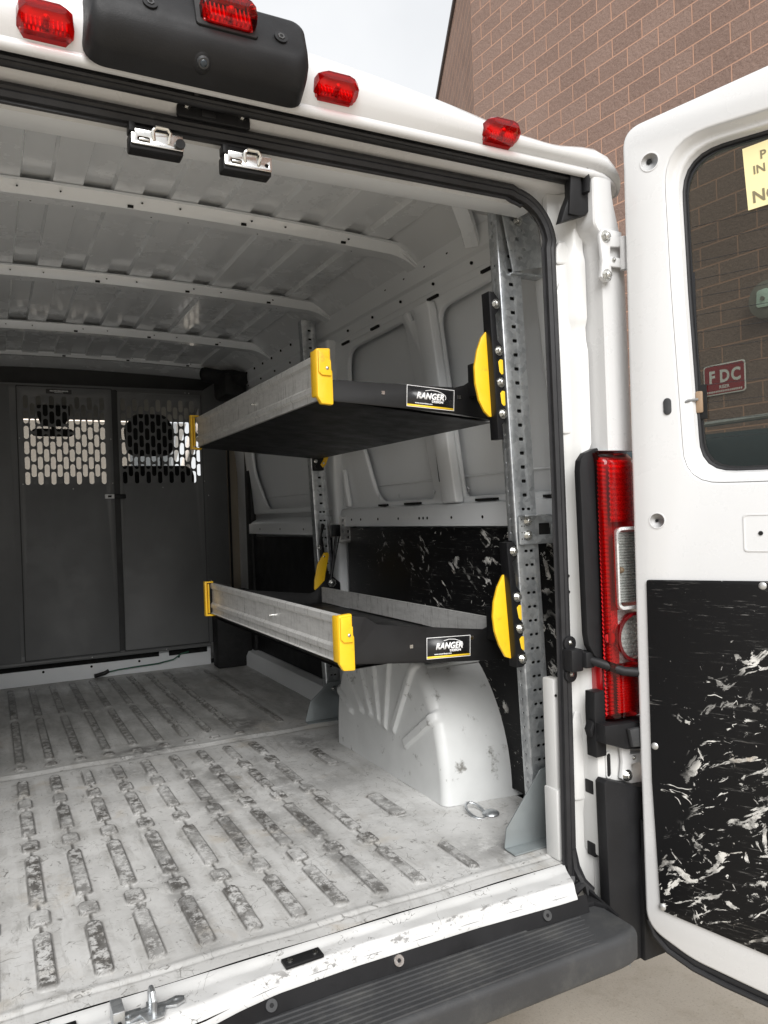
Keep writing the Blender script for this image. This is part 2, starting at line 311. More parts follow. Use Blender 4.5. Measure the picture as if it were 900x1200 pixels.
class B:
    def __init__(s): s.bm=bmesh.new()
    def _mark(s,faces,mat):
        for f in faces: f.material_index=mat
    def box(s,x0,x1,y0,y1,z0,z1,bev=0,mat=0,fr=None,seg=2):
        vs=[s.bm.verts.new((x,y,z)) for x in (x0,x1) for y in (y0,y1) for z in (z0,z1)]
        q=[(0,1,3,2),(4,6,7,5),(0,4,5,1),(2,3,7,6),(0,2,6,4),(1,5,7,3)]
        fs=[s.bm.faces.new([vs[i] for i in f]) for f in q]
        s._mark(fs,mat)
        geo=vs
        if bev:
            ed=list({e for f in fs for e in f.edges})
            r=bmesh.ops.bevel(s.bm,geom=ed,offset=bev,segments=seg,affect='EDGES',profile=.5)
            s._mark(r['faces'],mat)
            geo=list({v for f in r['faces'] for v in f.verts}|{v for f in fs if f.is_valid for v in f.verts})
        if fr is not None: bmesh.ops.transform(s.bm,matrix=fr,verts=geo)
        return s
    def cyl(s,p0,p1,r,r2=None,seg=12,mat=0,cap=True):
        p0,p1=Vector(p0),Vector(p1); r2=r if r2 is None else r2
        d=(p1-p0).normalized(); a=d.orthogonal().normalized(); c=d.cross(a)
        A=[];Bv=[]
        for i in range(seg):
            t=2*math.pi*i/seg; w=a*math.cos(t)+c*math.sin(t)
            A.append(s.bm.verts.new(p0+w*r)); Bv.append(s.bm.verts.new(p1+w*r2))
        fs=[s.bm.faces.new((A[i],A[(i+1)%seg],Bv[(i+1)%seg],Bv[i])) for i in range(seg)]
        if cap: fs+= [s.bm.faces.new(A[::-1]),s.bm.faces.new(Bv)]
        s._mark(fs,mat); return s
    def dome(s,p,n,r,h,seg=14,rings=4,mat=0):
        p,d=Vector(p),Vector(n).normalized(); a=d.orthogonal().normalized(); c=d.cross(a)
        prev=None;fs=[]
        for k in range(rings):
            t=math.pi/2*k/rings
            ring=[s.bm.verts.new(p+d*h*math.sin(t)+(a*math.cos(2*math.pi*i/seg)+c*math.sin(2*math.pi*i/seg))*r*math.cos(t)) for i in range(seg)]
            if prev: fs+=[s.bm.faces.new((prev[i],prev[(i+1)%seg],ring[(i+1)%seg],ring[i])) for i in range(seg)]
            prev=ring
        top=s.bm.verts.new(p+d*h); fs+=[s.bm.faces.new((prev[i],prev[(i+1)%seg],top)) for i in range(seg)]
        s._mark(fs,mat); return s
    def bolt(s,p,n,r=.008,h=.006,mat=0):
        p,n=Vector(p),Vector(n).normalized()
        s.cyl(p,p+n*.0015,r*1.5,seg=16,mat=mat); s.cyl(p+n*.0015,p+n*h,r,seg=6,mat=mat); s.dome(p+n*h,n,r*.75,r*.25,mat=mat); return s
    def grid(s,fn,us,vs,mat=0,flip=False):
        g=[[s.bm.verts.new(fn(u,v)) for v in vs] for u in us]
        for i in range(len(us)-1):
            for j in range(len(vs)-1):
                q=(g[i][j],g[i+1][j],g[i+1][j+1],g[i][j+1])
                f=s.bm.faces.new(q[::-1] if flip else q); f.material_index=mat
        return g
    def sweep(s,prof,path,up=(0,0,1),closed=True,cap=True,mat=0):
        """prof: (a,b) offsets; a along side vector, b along up"""
        up=Vector(up); rings=[]
        P=[Vector(p) for p in path]
        for i,p in enumerate(P):
            t=(P[min(i+1,len(P)-1)]-P[max(i-1,0)]).normalized()
            side=t.cross(up)
            if side.length<1e-4: side=t.orthogonal()
            side.normalize(); u2=side.cross(t).normalized()
            pr=prof(i/(len(P)-1)) if callable(prof) else prof
            rings.append([s.bm.verts.new(p+side*a+u2*b_) for a,b_ in pr])
        n=len(rings[0]); m=n if closed else n-1
        for i in range(len(rings)-1):
            for j in range(m):
                f=s.bm.faces.new((rings[i][j],rings[i][(j+1)%n],rings[i+1][(j+1)%n],rings[i+1][j])); f.material_index=mat
        if cap and closed:
            for r_ in (rings[0][::-1],rings[-1]):
                f=s.bm.faces.new(r_); f.material_index=mat
        return s
    def tube(s,path,r,seg=8,up=(0,0,1),mat=0):
        return s.sweep([(r*math.cos(2*math.pi*i/seg),r*math.sin(2*math.pi*i/seg)) for i in range(seg)],path,up,mat=mat)
    def plate(s,outline,holes,t,fr,bev=0,mat=0,fn=None):
        cu=bpy.data.curves.new('tmp','CURVE'); cu.dimensions='2D'; cu.fill_mode='BOTH'
        cu.extrude=max(t/2-bev,1e-5); cu.bevel_depth=bev; cu.bevel_resolution=1; cu.offset=-bev
        for pts in [outline]+list(holes):
            sp=cu.splines.new('POLY'); sp.points.add(len(pts)-1); sp.use_cyclic_u=True
            for q,(x,y) in zip(sp.points,pts): q.co=(x,y,0,1)
        ob=bpy.data.objects.new('tmp',cu); COL.objects.link(ob)
        dg=bpy.context.evaluated_depsgraph_get()
        me=bpy.data.meshes.new_from_object(ob.evaluated_get(dg))
        for v in me.vertices:
            c_=fr@v.co
            v.co=fn(c_) if fn else c_
        for f in me.polygons: f.material_index=mat
        s.bm.from_mesh(me)
        bpy.data.objects.remove(ob); bpy.data.curves.remove(cu); bpy.data.meshes.remove(me)
        return s
    def text(s,body,size,fr,mat=0,ext=.0004,shear=0,align='LEFT',bold=0,sx=1):
        cu=bpy.data.curves.new('tmp','FONT'); cu.body=body; cu.size=size; cu.extrude=ext; cu.shear=shear; cu.align_x=align; cu.offset=bold
        cu.resolution_u=3
        ob=bpy.data.objects.new('tmp',cu); COL.objects.link(ob)
        dg=bpy.context.evaluated_depsgraph_get()
        me=bpy.data.meshes.new_from_object(ob.evaluated_get(dg))
        S=fr@Matrix.Diagonal((sx,1,1,1))
        me.transform(S)
        for f in me.polygons: f.material_index=mat
        s.bm.from_mesh(me)
        bpy.data.objects.remove(ob); bpy.data.curves.remove(cu); bpy.data.meshes.remove(me)
        return s
    def map(s,fn):
        for v in s.bm.verts: v.co=fn(v.co)
        return s
    def build(s,name,mats,parent=None,smooth=38,recalc=True,weld=True):
        if weld: bmesh.ops.remove_doubles(s.bm,verts=s.bm.verts,dist=1e-6)
        if recalc: bmesh.ops.recalc_face_normals(s.bm,faces=s.bm.faces)
        me=bpy.data.meshes.new(name); s.bm.to_mesh(me); s.bm.free()
        for mm in ([mats] if isinstance(mats,str) else mats): me.materials.append(MATS[mm])
        me.shade_smooth()
        if smooth: me.set_sharp_from_angle(angle=R(smooth))
        o=bpy.data.objects.new(name,me); COL.objects.link(o)
        if parent is not None: parent_to(o,parent)
        return o
def lin(a,b,n): return [a+(b-a)*i/(n-1) for i in range(n)]
def sst(a,b,x): t=min(1,max(0,(x-a)/(b-a))); return t*t*(3-2*t)
mirx=lambda c:Vector((-c.x,c.y,c.z))

# ================================================================== THE VAN
GZ=-.55
van=thing('cargo_van','white cargo van standing with its rear open, seen from behind into the empty load bay','van',(0,0,GZ))

# ---- load floor (height field with the pressed ribs)
def floor_part():
    xs=np.concatenate([np.linspace(-.93,-.5,30),np.arange(-.497,.70,.0027),np.arange(.70,.93,.005),[.93]])
    ys=np.concatenate([np.arange(.0,.75,.0034),np.arange(.75,1.5,.0045),np.arange(1.5,2.80,.0065)])
    X,Y=np.meshgrid(xs,ys,indexing='ij')
    Hh=np.zeros_like(X); rib=np.zeros_like(X); SD=np.full_like(X,9.); LK=np.zeros_like(X)
    def add(cx,y0,y1,w,h=.0065,soft=.0048):
        nonlocal Hh,rib,SD,LK
        cy=(y0+y1)/2; r=min(w/2,.012)
        i0=max(0,np.searchsorted(xs,cx-w)-1); i1=np.searchsorted(xs,cx+w)+1
        j0=max(0,np.searchsorted(ys,y0-.03)-1); j1=np.searchsorted(ys,y1+.03)+1
        xx=X[i0:i1,j0:j1]; yy=Y[i0:i1,j0:j1]
        dx=np.abs(xx-cx)-(w/2-r); dy=np.abs(yy-cy)-((y1-y0)/2-r)
        sd=np.hypot(np.maximum(dx,0),np.maximum(dy,0))+np.minimum(np.maximum(dx,dy),0)-r
        t=np.clip((-sd)/soft+.5,0,1); t=t*t*(3-2*t)
        Hh[i0:i1,j0:j1]=np.maximum(Hh[i0:i1,j0:j1],h*t) if h>0 else np.minimum(Hh[i0:i1,j0:j1],h*t)
        if h>.003: rib[i0:i1,j0:j1]=np.maximum(rib[i0:i1,j0:j1],np.clip(-sd/.002,0,1))
        if h>.003: SD[i0:i1,j0:j1]=np.minimum(SD[i0:i1,j0:j1],sd)
        else: LK[i0:i1,j0:j1]=np.maximum(LK[i0:i1,j0:j1],np.clip(-sd/.0015,0,1))
    segs=[(.080,.272,.030),(.306,.364,.037),(.396,.648,.030),(.688,.750,.037),(.790,.968,.030),(.996,1.066,.034),(1.098,1.248,.028)]
    cols=[-.2465-.0890*k for k in range(7,0,-1)]+[-.2465+.0890*k for k in range(0,9)]
    for ci,cx in enumerate(cols):
        sh=.015*math.sin(ci*2.1)
        add(cx,.09,1.235,.0085,-.0016,.003)
        for y0,y1,w in segs: add(cx,y0,y1+ (sh if y1<1 else 0)*.3,w)
        add(cx,1.375,1.405,.034)
        if cx<.22:
            add(cx,1.45,2.04,.026); add(cx,2.09,2.70,.026)
        else:
            yy=1.46; k=0
            while yy<2.66:
                L=(.17,.05)[k%2]; add(cx,yy,min(yy+L,2.7),(.028,.032)[k%2]); yy+=L+.028; k+=1
            add(cx,1.46,2.68,.0085,-.0016,.003)
    add(.615,.88,1.05,.034); add(.598,.415,.58,.040); add(.598,.075,.22,.024)
    add(.645,1.45,2.6,.02)
    edge=np.clip(1.25-np.abs(SD+.0002)/.0024,0,1); edge=np.maximum(edge,.95*LK*(SD>.001))
    halo=np.clip(1-SD/.030,0,1)*(SD>0)
    # cross fold
    Hh+=.004*np.exp(-((Y-1.33)/.012)**2)-.003*np.exp(-((Y-1.298)/.008)**2)
    edge=np.maximum(edge,.5*np.exp(-((Y-1.30)/.004)**2))
    Hh+=.003*np.exp(-((Y-.045)/.010)**2); edge=np.maximum(edge,.55*np.exp(-((Y-.030)/.0022)**2))
    # dents and waviness
    Hh+=.0012*np.sin(X*23+np.sin(Y*7)*2)*np.sin(Y*17+1)
    stain=np.zeros_like(X)
    for cx,cy,rx,ry,a in ((.02,.30,.03,.25,.7),(-.16,.9,.02,.3,.55),(.20,.75,.03,.40,.85),(.37,.35,.03,.3,.7),(.70,.12,.10,.05,.7),(.42,.85,.06,.25,.5),(.62,1.15,.08,.12,.7),(.05,1.15,.12,.08,.5),(.13,1.36,.12,.07,1.0),(.52,1.50,.09,.12,.9),(.46,1.30,.05,.04,.5),(.30,.55,.05,.18,.55),(.28,.95,.05,.25,.7),(.60,.45,.10,.10,.3),(.65,.14,.14,.08,.45),(.55,.75,.1,.12,.35),(.35,1.9,.12,.2,.5),(.05,2.1,.25,.3,.3)):
        stain=np.maximum(stain,a*np.exp(-((X-cx)/rx)**2-((Y-cy)/ry)**2))
    nx,ny=X.shape
    co=np.stack([X,Y,Hh],-1).reshape(-1,3)
    idx=np.arange(nx*ny).reshape(nx,ny)
    q=np.stack([idx[:-1,:-1],idx[1:,:-1],idx[1:,1:],idx[:-1,1:]],-1).reshape(-1,4)
    me=bpy.data.meshes.new('load_floor')
    me.vertices.add(len(co)); me.vertices.foreach_set('co',co.ravel().astype(np.float32))
    me.loops.add(q.size); me.loops.foreach_set('vertex_index',q.ravel().astype(np.int32))
    me.polygons.add(len(q)); me.polygons.foreach_set('loop_start',np.arange(0,q.size,4,dtype=np.int32))
    me.update(calc_edges=True)
    for nme,arr in (('halo',halo),('rib',rib),('ribedge',edge),('stain',stain)):
        a=me.attributes.new(nme,'FLOAT','POINT'); a.data.foreach_set('value',arr.ravel().astype(np.float32))
    me.shade_smooth(); me.materials.append(MATS['worn_floor'])
    o=bpy.data.objects.new('load_floor',me); COL.objects.link(o); parent_to(o,van); return o
flo=floor_part()
b=B()   # ring lashing eye near the wheel arch
b.sweep([(.0035*math.cos(t*math.pi/4),.0035*math.sin(t*math.pi/4)) for t in range(8)],[(.765+.020*math.cos(a),.325+.016*math.sin(a)*2,.008+.010*math.sin(a)) for a in lin(0,2*math.pi,22)])
b.dome((.795,.30,.003),(0,0,1),.022,.008)
b.build('lashing_ring','galvanised',flo)

# ---- rear sill
def sill_z(x,y):
    t=(.0-y)
    z=-.002-.007*sst(0,.03,t)-.017*sst(.062,.082,t)**1.5
    if x<-.05: pass
    z+=.004*math.exp(-((x+.1)/.09)**2)*sst(.01,.04,t)
    return z
b=B()
YS=[(-.9,-.082),(-.32,-.086),(-.10,-.096),(-.03,-.090),(.03,-.074),(.10,-.062),(.25,-.058),(.5,-.064),(.70,-.078),(.8,-.080)]
ye=lambda x:float(np.interp(x,[q[0] for q in YS],[q[1] for q in YS]))
g=b.grid(lambda x,t:(min(x,.775-.035*t),ye(x)*t,sill_z(x,-.082*t)+.0009*math.sin(x*61)*math.sin(t*5)),lin(-.82,.775,200),lin(0,1,26))
b.grid(lambda x,t:(min(x,.740),ye(x)-.004*math.sin(t*1.5),-.026-.010*t),lin(-.82,.775,120),lin(0,1,6))
sill=b.build('rear_sill','sill_paint',van)
for bx,by in ((.155,-.040),(-.25,-.035)):
    b=B(); f=FR((bx,by,sill_z(bx,by)+.001),(1,.04,0),(0,1,.0))
    b.box(-.036,.036,-.014,.014,0,.006,.0015,0,f)
    for q in (-.024,.024): b.cyl(f@Vector((q,0,.006)),f@Vector((q,0,.008)),.0055,seg=14,mat=1)
    b.build('sill_pad',['black_plastic','bolt_steel'],van)
b=B(); f=FR((-.105,-.058,-.003),(1,.05,0),(0,1,.0))
b.plate([(-.05,-.006),(-.052,.006),(-.04,.013),(-.022,.008),(-.008,.010),(-.006,.022),(.006,.022),(.008,.010),(.022,.008),(.04,.013),(.052,.006),(.05,-.006),(.036,-.012),(.02,-.006),(.012,-.03),(-.012,-.03),(-.02,-.006),(-.036,-.012)],[circ(-.037,0,.004),circ(.037,0,.004)],.004,f@Matrix.Translation((0,0,.003)),.0008)
b.tube([f@Vector(p) for p in ((0,-.018,.0),(0,-.018,.026),(0,-.010,.034),(0,.006,.034),(0,.014,.026),(0,.014,0))],.0045,up=(1,0,0))
b.build('door_striker','galvanised',van)
b=B(); b.box(-.166,-.148,-.075,-.035,-.010,.022,.002); b.box(-.150,-.120,-.075,-.04,-.012,-.001,.001); b.cyl((-.157,-.0755,.003),(-.157,-.077,.003),.004,mat=1)
b.build('striker_bracket',['galvanised','hole_black'],van)

# ---- bumper
b=B()
def bumper_prof():
    p=[]
    for cx,cz,a0,r in ((-.180,-.080,90,.015),(-.180,-.118,180,.014)):
        for i in range(5):
            a=R(a0+90*i/4); p.append((cx+r*math.cos(a),cz+r*math.sin(a)))
    p+=[(-.15,-.133),(-.04,-.135),(-.04,-.066)]
    return p
bp=bumper_prof()
def bpt(x,j):
    y,z=bp[j]; k=max(0,(abs(x)-.70)/.105)
    y2=y
    if y<-.1: y2=y+.012*k**4
    return (x,y2,z)
xs=lin(-.80,.80,70)
g=b.grid(lambda x,j:bpt(x,int(j)%len(bp)),xs,list(range(len(bp)+1)))
for row in (g[0],g[-1]): b.bm.faces.new(row[:-1])
bum=b.build('rear_bumper','grey_plastic',van,smooth=50)
b=B()
for k in range(9):
    y=-.080-.0128*k; xe=.748-.006*k-.006*(k%2)
    b.sweep([(-.0026,0),(-.0016,.0026),(.0016,.0026),(.0026,0)],[(-.77,y,-.0655),(-.3,y,-.0655),(.3,y,-.0655),(xe-.03,y,-.0655),(xe,y,-.0668)],closed=False)
b.build('step_tread','grey_plastic',bum,smooth=20)
b=B(); b.grid(lambda x,t:(x,ye(x)-.001-.010*t,-.032-.034*t),lin(-.80,.765,60),lin(0,1,4))
for x in (-.28,.085,.33,.66): yb_=ye(x)-.006; b.cyl((x,yb_,-.048),(x,yb_-.004,-.046),.010,seg=16,mat=2 if abs(x-.33)>.01 else 1); b.cyl((x,yb_-.004,-.046),(x,yb_-.0045,-.0458),.004,seg=6,mat=0)
b.build('bumper_trim_strip',['black_plastic','bolt_steel','grey_plastic'],bum)
b=B(); b.plate([(.700,-.07),(.765,-.035),(.800,-.05),(.803,-.10),(.79,-.075)],[],.012,FR((0,0,-.062),(1,0,0),(0,1,0)),.002)
b.plate([(0,-.13),(.0,-.045),(-.10,-.066),(-.10,-.13)],[],.006,FR((.806,-.03,0),(0,1,0),(0,0,1)),.001)
b.build('bumper_end_cap','black_plastic',bum)

# ---- rear header with rain channel
def ztop(x):
    ax=abs(x)
    return 1.528+.074*(1-(min(ax,.65)/.65)**2)
HP=[(.030,.0,1.432),(.004,.0,1.455),(-.020,.0,1.458),(-.034,.0,1.470),(-.040,.0,1.482),(-.064,.0,1.484),(-.068,.0,1.470),(-.076,.0,1.4655),(-.084,.0,1.469),(-.087,.0,1.478),(-.083,.0,1.484),(-.094,.15,1.492),(-.100,.35,1.502),(-.098,.55,1.51),(-.086,.8,1.52),(-.066,.93,1.52),(-.04,.985,1.52),(0,1.0,1.52),(.08,1.0,1.545),(.25,1.0,1.575),(.5,1.0,1.60)]
def hp(x,j):
    y,w,z=HP[j]; zt=ztop(x)
    if j>10:
        if j<=17: z=1.484+(zt-1.484)*w
        else: z=zt+(z-1.52)
    ax=abs(x)
    if ax>.845:
        k=math.sqrt(max(0,1-((ax-.845)/.105)**2))
        if z>1.455: z=1.455+(z-1.455)*k
        y=y+(1-k)*.05 if y<0 else y
    if z>1.5: z+=.007*math.exp(-((ax-.85)/.06)**2)-.004*math.exp(-((ax-.74)/.05)**2)
    return (x,y,z)
b=B()
xs=[-.95,-.949,-.945,-.938,-.925,-.905,-.88,-.85]+lin(-.82,.82,84)+[.85,.88,.905,.925,.938,.945,.949,.95]
g=b.grid(lambda x,j:hp(x,int(j)),xs,list(range(len(HP))))
b.build('rear_header','body_paint',van,smooth=60,recalc=False)
b=B(); b.box(-.80,.80,.03,.11,1.44,1.475,.006); b.grid(lambda x,t:(x,.11+.02*t,1.475+.12*t),lin(-.82,.82,30),lin(0,1,4))
b.build('header_inner_rail','inner_paint',van)
# channel seal
b=B()
ell=lambda a,c,n=10:[(a*math.cos(2*math.pi*i/n),c*math.sin(2*math.pi*i/n)) for i in range(n)]
b.sweep(ell(.013,.0165,12),[(x,-.050-.0*x,1.4735) for x in lin(-.80,.845,40)])
b.sweep(ell(.004,.004,6),[(x,-.064,1.4635) for x in lin(-.80,.80,30)])
b.cyl((.015,-.062,1.470),(.015,-.066,1.468),.004)
b.build('header_channel_seal','rubber',van)
b=B()
for s in (1,-1):
    b=B()
    fr=FR((0,-.058,0),(s,0,0),(0,0,1))
    b.plate([(.772,1.366),(.842,1.392),(.850,1.40),(.853,1.487),(.84,1.492),(.80,1.490),(.80,1.43),(.785,1.40)],[],.02,fr,.003)
    b.sweep(ell(.006,.012),[(s*.835,-.072,1.485),(s*.838,-.074,1.46),(s*.836,-.074,1.435)],up=(0,1,0))
    b.plate([(.79,1.385),(.80,1.49),(.825,1.49),(.825,1.385)],[],.006,FR((0,-.071,0),(s,0,0),(0,0,1)),.002)
    b.build('header_corner_trim','black_plastic',van)

# ---- opening seal
def seal_path():
    p=[]
    for z in lin(-.045,1.33,40): p.append((.787+.006*math.sin(math.pi*(z)/1.4),-.006,z))
    cx,cz,r=.690,1.335,.103
    for i in range(1,12):
        a=R(90*i/12); p.append((cx+r*math.cos(a),-.006,cz+r*math.sin(a)))
    for x in lin(.69,-.69,50): p.append((x,-.008-.004*(1-(x/.69)**2),1.438+.0035*(abs(x)/.69)))
    q=[(-x,y,z) for x,y,z in p[:51]][::-1]
    return p+q
SP=seal_path()
b=B()
b.sweep([(-.014,-.006),(-.012,.008),(-.004,.011),(0,.009),(.004,.012),(.011,.009),(.014,-.002),(.010,-.008)],SP,up=(0,-1,0))
b.sweep(ell(.0045,.0035,6),[(p[0]*(1+(-.018 if abs(p[0])>.5 else 0)),p[1]+.002,p[2]-(.015 if p[2]>1.43 else 0)) for p in SP],up=(0,-1,0))
sl=b.build('opening_seal','rubber',van)
b=B()
b.tube([(.787,-.010,-.03),(.780,-.018,-.047),(.760,-.024,-.050),(.772,-.034,-.048),(.800,-.030,-.040),(.812,-.04,-.062),(.806,-.045,-.085)],.011)
b.tube([(.79,-.01,.03),(.797,-.014,-.01),(.800,-.03,-.035),(.815,-.04,-.055)],.010)
b.build('seal_end','rubber',sl)

# ---- rear pillars
PF=[(.93,.075),(.83,.030),(.792,.012),(.794,.001),(.800,-.001),(.818,-.004),(.828,-.012),(.836,-.026),(.846,-.030),(.860,-.033),(.866,-.02),(.868,.02)]
def jamb(s):
    b=B()
    def f(z,j):
        x,y=PF[int(j)]
        # pressed relief
        if 5<=j<=9:
            y-=.006*(sst(1.16,1.18,z)-sst(1.30,1.33,z))+.006*(sst(.86,.9,z)-sst(1.10,1.14,z))
            y-=.006*(sst(.10,.14,z)-sst(.33,.36,z))
        if j>=8: x-=.012*(1-sst(.2,.32,z)) ; 
        if j>=8: x-=.02*(sst(.42,.46,z)-sst(.87,.91,z))
        return (s*x,y,z)
    b.grid(f,lin(-.11,1.455,150),list(range(len(PF))))
    for z in (.62,.585): b.cyl((s*.812,-.0045,z),(s*.812,-.0055,z),.0035,seg=10,mat=1)
    for z in (.22,.20): b.cyl((s*.842,-.031,z),(s*.842,-.035,z),.003,seg=8,mat=1)
    return b
for s in (1,-1):
    o=jamb(s).build('door_jamb',['jamb_paint','hole_black'],van,smooth=55)
    if s==1:
        for pts in ([(.806,.93),(.802,1.235),(.812,1.262),(.832,1.262),(.838,1.235),(.838,.99),(.828,.93)],[(.805,1.30),(.806,1.335),(.812,1.35),(.828,1.35),(.834,1.335),(.834,1.30)],[(.804,.13),(.804,.30),(.812,.325),(.826,.325),(.832,.30),(.832,.13)]):
            bb=B(); bb.plate([(x-.82,z) for x,z in poly_round(pts,.006,4)],[],.012,FR((.82,-.0085,0),(1,-.30,0),(0,0,1)),.004); bb.build('jamb_pressing','jamb_paint',o)
        bb=B(); bb.box(.773,.800,.012,.05,.02,.395,.004); bb.box(.768,.800,.006,.05,.0,.155,.004); bb.cyl((.778,.011,.36),(.778,.009,.36),.003,mat=1,seg=8)
        bb.build('inner_jamb_flange',['jamb_paint','hole_black'],o)
        for z in (.165,.03):
            bb=B(); bb.box(.824,.842,-.046,-.020,z-.015,z+.015,.003); bb.cyl((.833,-.0465,z),(.833,-.049,z),.005,seg=10,mat=1)
            bb.build('trim_clip',['black_plastic','bolt_steel'],o)
    b=B()
    CP=[(.846,-.026),(.8475,-.060),(.849,-.079),(.852,-.083),(.905,-.084),(.930,-.080),(.945,-.066),(.956,-.035),(.962,.02),(.972,.12)]
    def cf(z,j):
        x,y=CP[int(j)]
        t=sst(1.30,1.46,z); x2=x-(.028*t if j>3 else 0)
        if j<=3: x2=x+.020*(1-sst(1.335,1.375,z))-.0*t
        x2+= .018*(1-z/1.46) if j>4 else 0
        if j<4 and z<.93: pass
        return (s*x2,y,z)
    b.grid(cf,lin(.888,1.470,60),list(range(len(CP))))
    b.grid(lambda x,y:(s*x,y,.888),[.846,.90,.95],[-.078,-.03,.02])
    b.build('corner_panel','body_paint',van,smooth=28)
    # body side outside
    b=B()
    SZ=[(1.0,-.30),(1.005,.0),(1.005,.45),(.995,.85),(.972,1.15),(.945,1.38),(.925,1.47),(.89,1.56),(.80,1.605)]
    b.grid(lambda y,j:(s*(SZ[int(j)][0]-.022*max(0,1-(y)/.5)),y,SZ[int(j)][1]-(.13*max(0,1-y/.6)*sst(1.40,1.60,SZ[int(j)][1]))),[.02,.12,.3,.5,1,1.5,2,2.6,3.0],list(range(len(SZ))))
    b.build('body_side','body_paint',van,smooth=60)
b=B(); b.grid(lambda x,y:(x,y,1.605+.03*(1-(x/.82)**2)),lin(-.82,.82,16),[.45,1,2,3,3.6]); b.build('roof_skin','body_paint',van,smooth=60)
b=B(); b.box(-.98,.98,.05,3.1,-.30,-.03); b.build('underbody','hole_black',van)
# D pillar lower corner: slotted bracket, black plastic and hinge
lc=B()
lc.box(.826,.985,-.062,.02,.02,.30,.006)
lc.plate(slot(.853,.215,.016,.058,6),[slot(.853,.215,.011,.05,6)],.004,XZ(-.0645),.001)
lc.plate(slot(.853,.215,.011,.05,6),[],.002,XZ(-.0635),0,1)
lc.build('lower_corner_panel',['jamb_paint','hole_black'],van)
b=B(); b.plate([(.818,-.115),(.814,.190),(.822,.197),(.915,.165),(.99,.16),(.99,-.20),(.83,-.20)],[],.03,XZ(-.078),.004)
b.plate([(.90,-.20),(.903,.02),(.915,.05),(.99,.05),(.99,-.20)],[],.02,XZ(-.095),.004)
b.build('lower_corner_trim','black_plastic',van)
# rear wheels below
for s in (1,-1):
    b=B(); b.cyl((s*.775,.78,-.23),(s*.95,.78,-.23),.32,seg=40); w=b.build('wheel','tyre',van)
    b=B(); b.cyl((s*.951,.78,-.23),(s*.965,.78,-.23),.2,seg=30); b.build('rim','aluminium_plate',w)

# ---- header hardware: lamps, camera, latches
def marker(x,y,z,w,h,dep=.03,par=van,tilt=0):
    b=B()
    # faceted lens
    f=FR((x,y,z),(1,0,.0),(0,.35,1))
    def ring(sw,sh,d,dx=0): return [Vector((px*sw+dx,py*sh,d)) for px,py in ((-.5,-.28),(-.38,-.5),(.36,-.5),(.5,-.3),(.5,.2),(.34,.5),(-.36,.5),(-.5,.25))]
    R0=[ring(w*1.0,h*1.0,-.018),ring(w,h,dep*.25),ring(w*.93,h*.88,dep*.7),ring(w*.70,h*.5,dep,0)]
    V=[[b.bm.verts.new(f@p) for p in r] for r in R0]
    for i in range(3):
        for j in range(8): 
            fc=b.bm.faces.new((V[i][j],V[i][(j+1)%8],V[i+1][(j+1)%8],V[i+1][j])); fc.material_index=1 if (i>=1 and j in (0,1,2,3)) else 0
    b.bm.faces.new(V[-1])
    o=b.build('marker_lamp',['red_glass','red_glass'],par,smooth=25)
    b=B()
    b.box(-w*.46,w*.46,-h*.44,h*.40,-.012,-.002,.003,0,f)
    for k in range(11): b.box(-w*.42+w*.078*k,-w*.42+w*.078*k+.0022,-h*.36,h*.30,-.002,.006,.0005,1,f)
    b.build('lamp_reflector',['lens_bright_red','lamp_reflector'],o)
    b=B(); b.cyl(f@Vector((0,-.006,0)),f@Vector((0,-.006,dep*.55)),.005,seg=12); b.dome(f@Vector((0,-.006,dep*.55)),f.to_3x3()@Vector((0,0,1)),.005,.004); b.build('lamp_bulb','lamp_reflector',o)
for x,z,w,h in ((-.214,1.509,.078,.037),(.250,1.512,.080,.034),(.600,1.505,.080,.034),(-.600,1.505,.080,.034)):
    marker(x,-.094,z,w,h)
b=B()
f=FR((.012,-.118,1.512),(1,0,.0),(0,.30,1))
def hring(sx,ym,yM,d,r): return [Vector((a,c,d)) for a,c in rr(-.172*sx,.172*sx,ym,yM,r,6)]
RR=[hring(1.02,-.046,.076,-.03,.03),hring(1.0,-.044,.075,.0,.028),hring(.995,-.040,.074,.012,.027),hring(.985,-.030,.072,.027,.025),hring(.965,-.017,.068,.037,.022),hring(.92,-.006,.062,.0405,.018)]
V=[[b.bm.verts.new(f@p) for p in r] for r in RR]
for i in range(len(V)-1):
    n=len(V[i])
    for j in range(n): b.bm.faces.new((V[i][j],V[i][(j+1)%n],V[i+1][(j+1)%n],V[i+1][j]))
b.bm.faces.new(V[-1]); 
hs=b.build('brake_lamp_housing','black_plastic',van,smooth=50)
b=B(); b.plate(rr(-.050,.048,-.010,.058,.006),[],.006,f@Matrix.Translation((.032,.012,.042)),.002); b.build('lamp_recess','cab_dark',hs)
marker(.044,-.158,1.552,.086,.040)
for dx in (-.085,.120):
    b=B(); p=f@Vector((dx,.02,.041)); n=(f.to_3x3()@Vector((0,0,1)))
    b.cyl(p,p+n*.003,.011,seg=18); b.cyl(p+n*.003,p+n*.0045,.006,seg=6,mat=1)
    b.cyl(p+n*.0045,p+n*.0048,.003,seg=6,mat=2)
    b.build('housing_screw',['black_plastic','grey_plastic','hole_black'],hs)
b=B(); p=f@Vector((-.006,-.036,.012)); n=(f.to_3x3()@Vector((0,-1,.6))).normalized()
b.dome(p-n*.006,n,.021,.012,seg=24,rings=5); b.cyl(p+n*.006,p+n*.0105,.010,.008,seg=20,mat=1); b.dome(p+n*.0105,n,.0055,.002,mat=2)
b.build('camera_lens',['black_plastic','grey_plastic','window_dark'],hs)
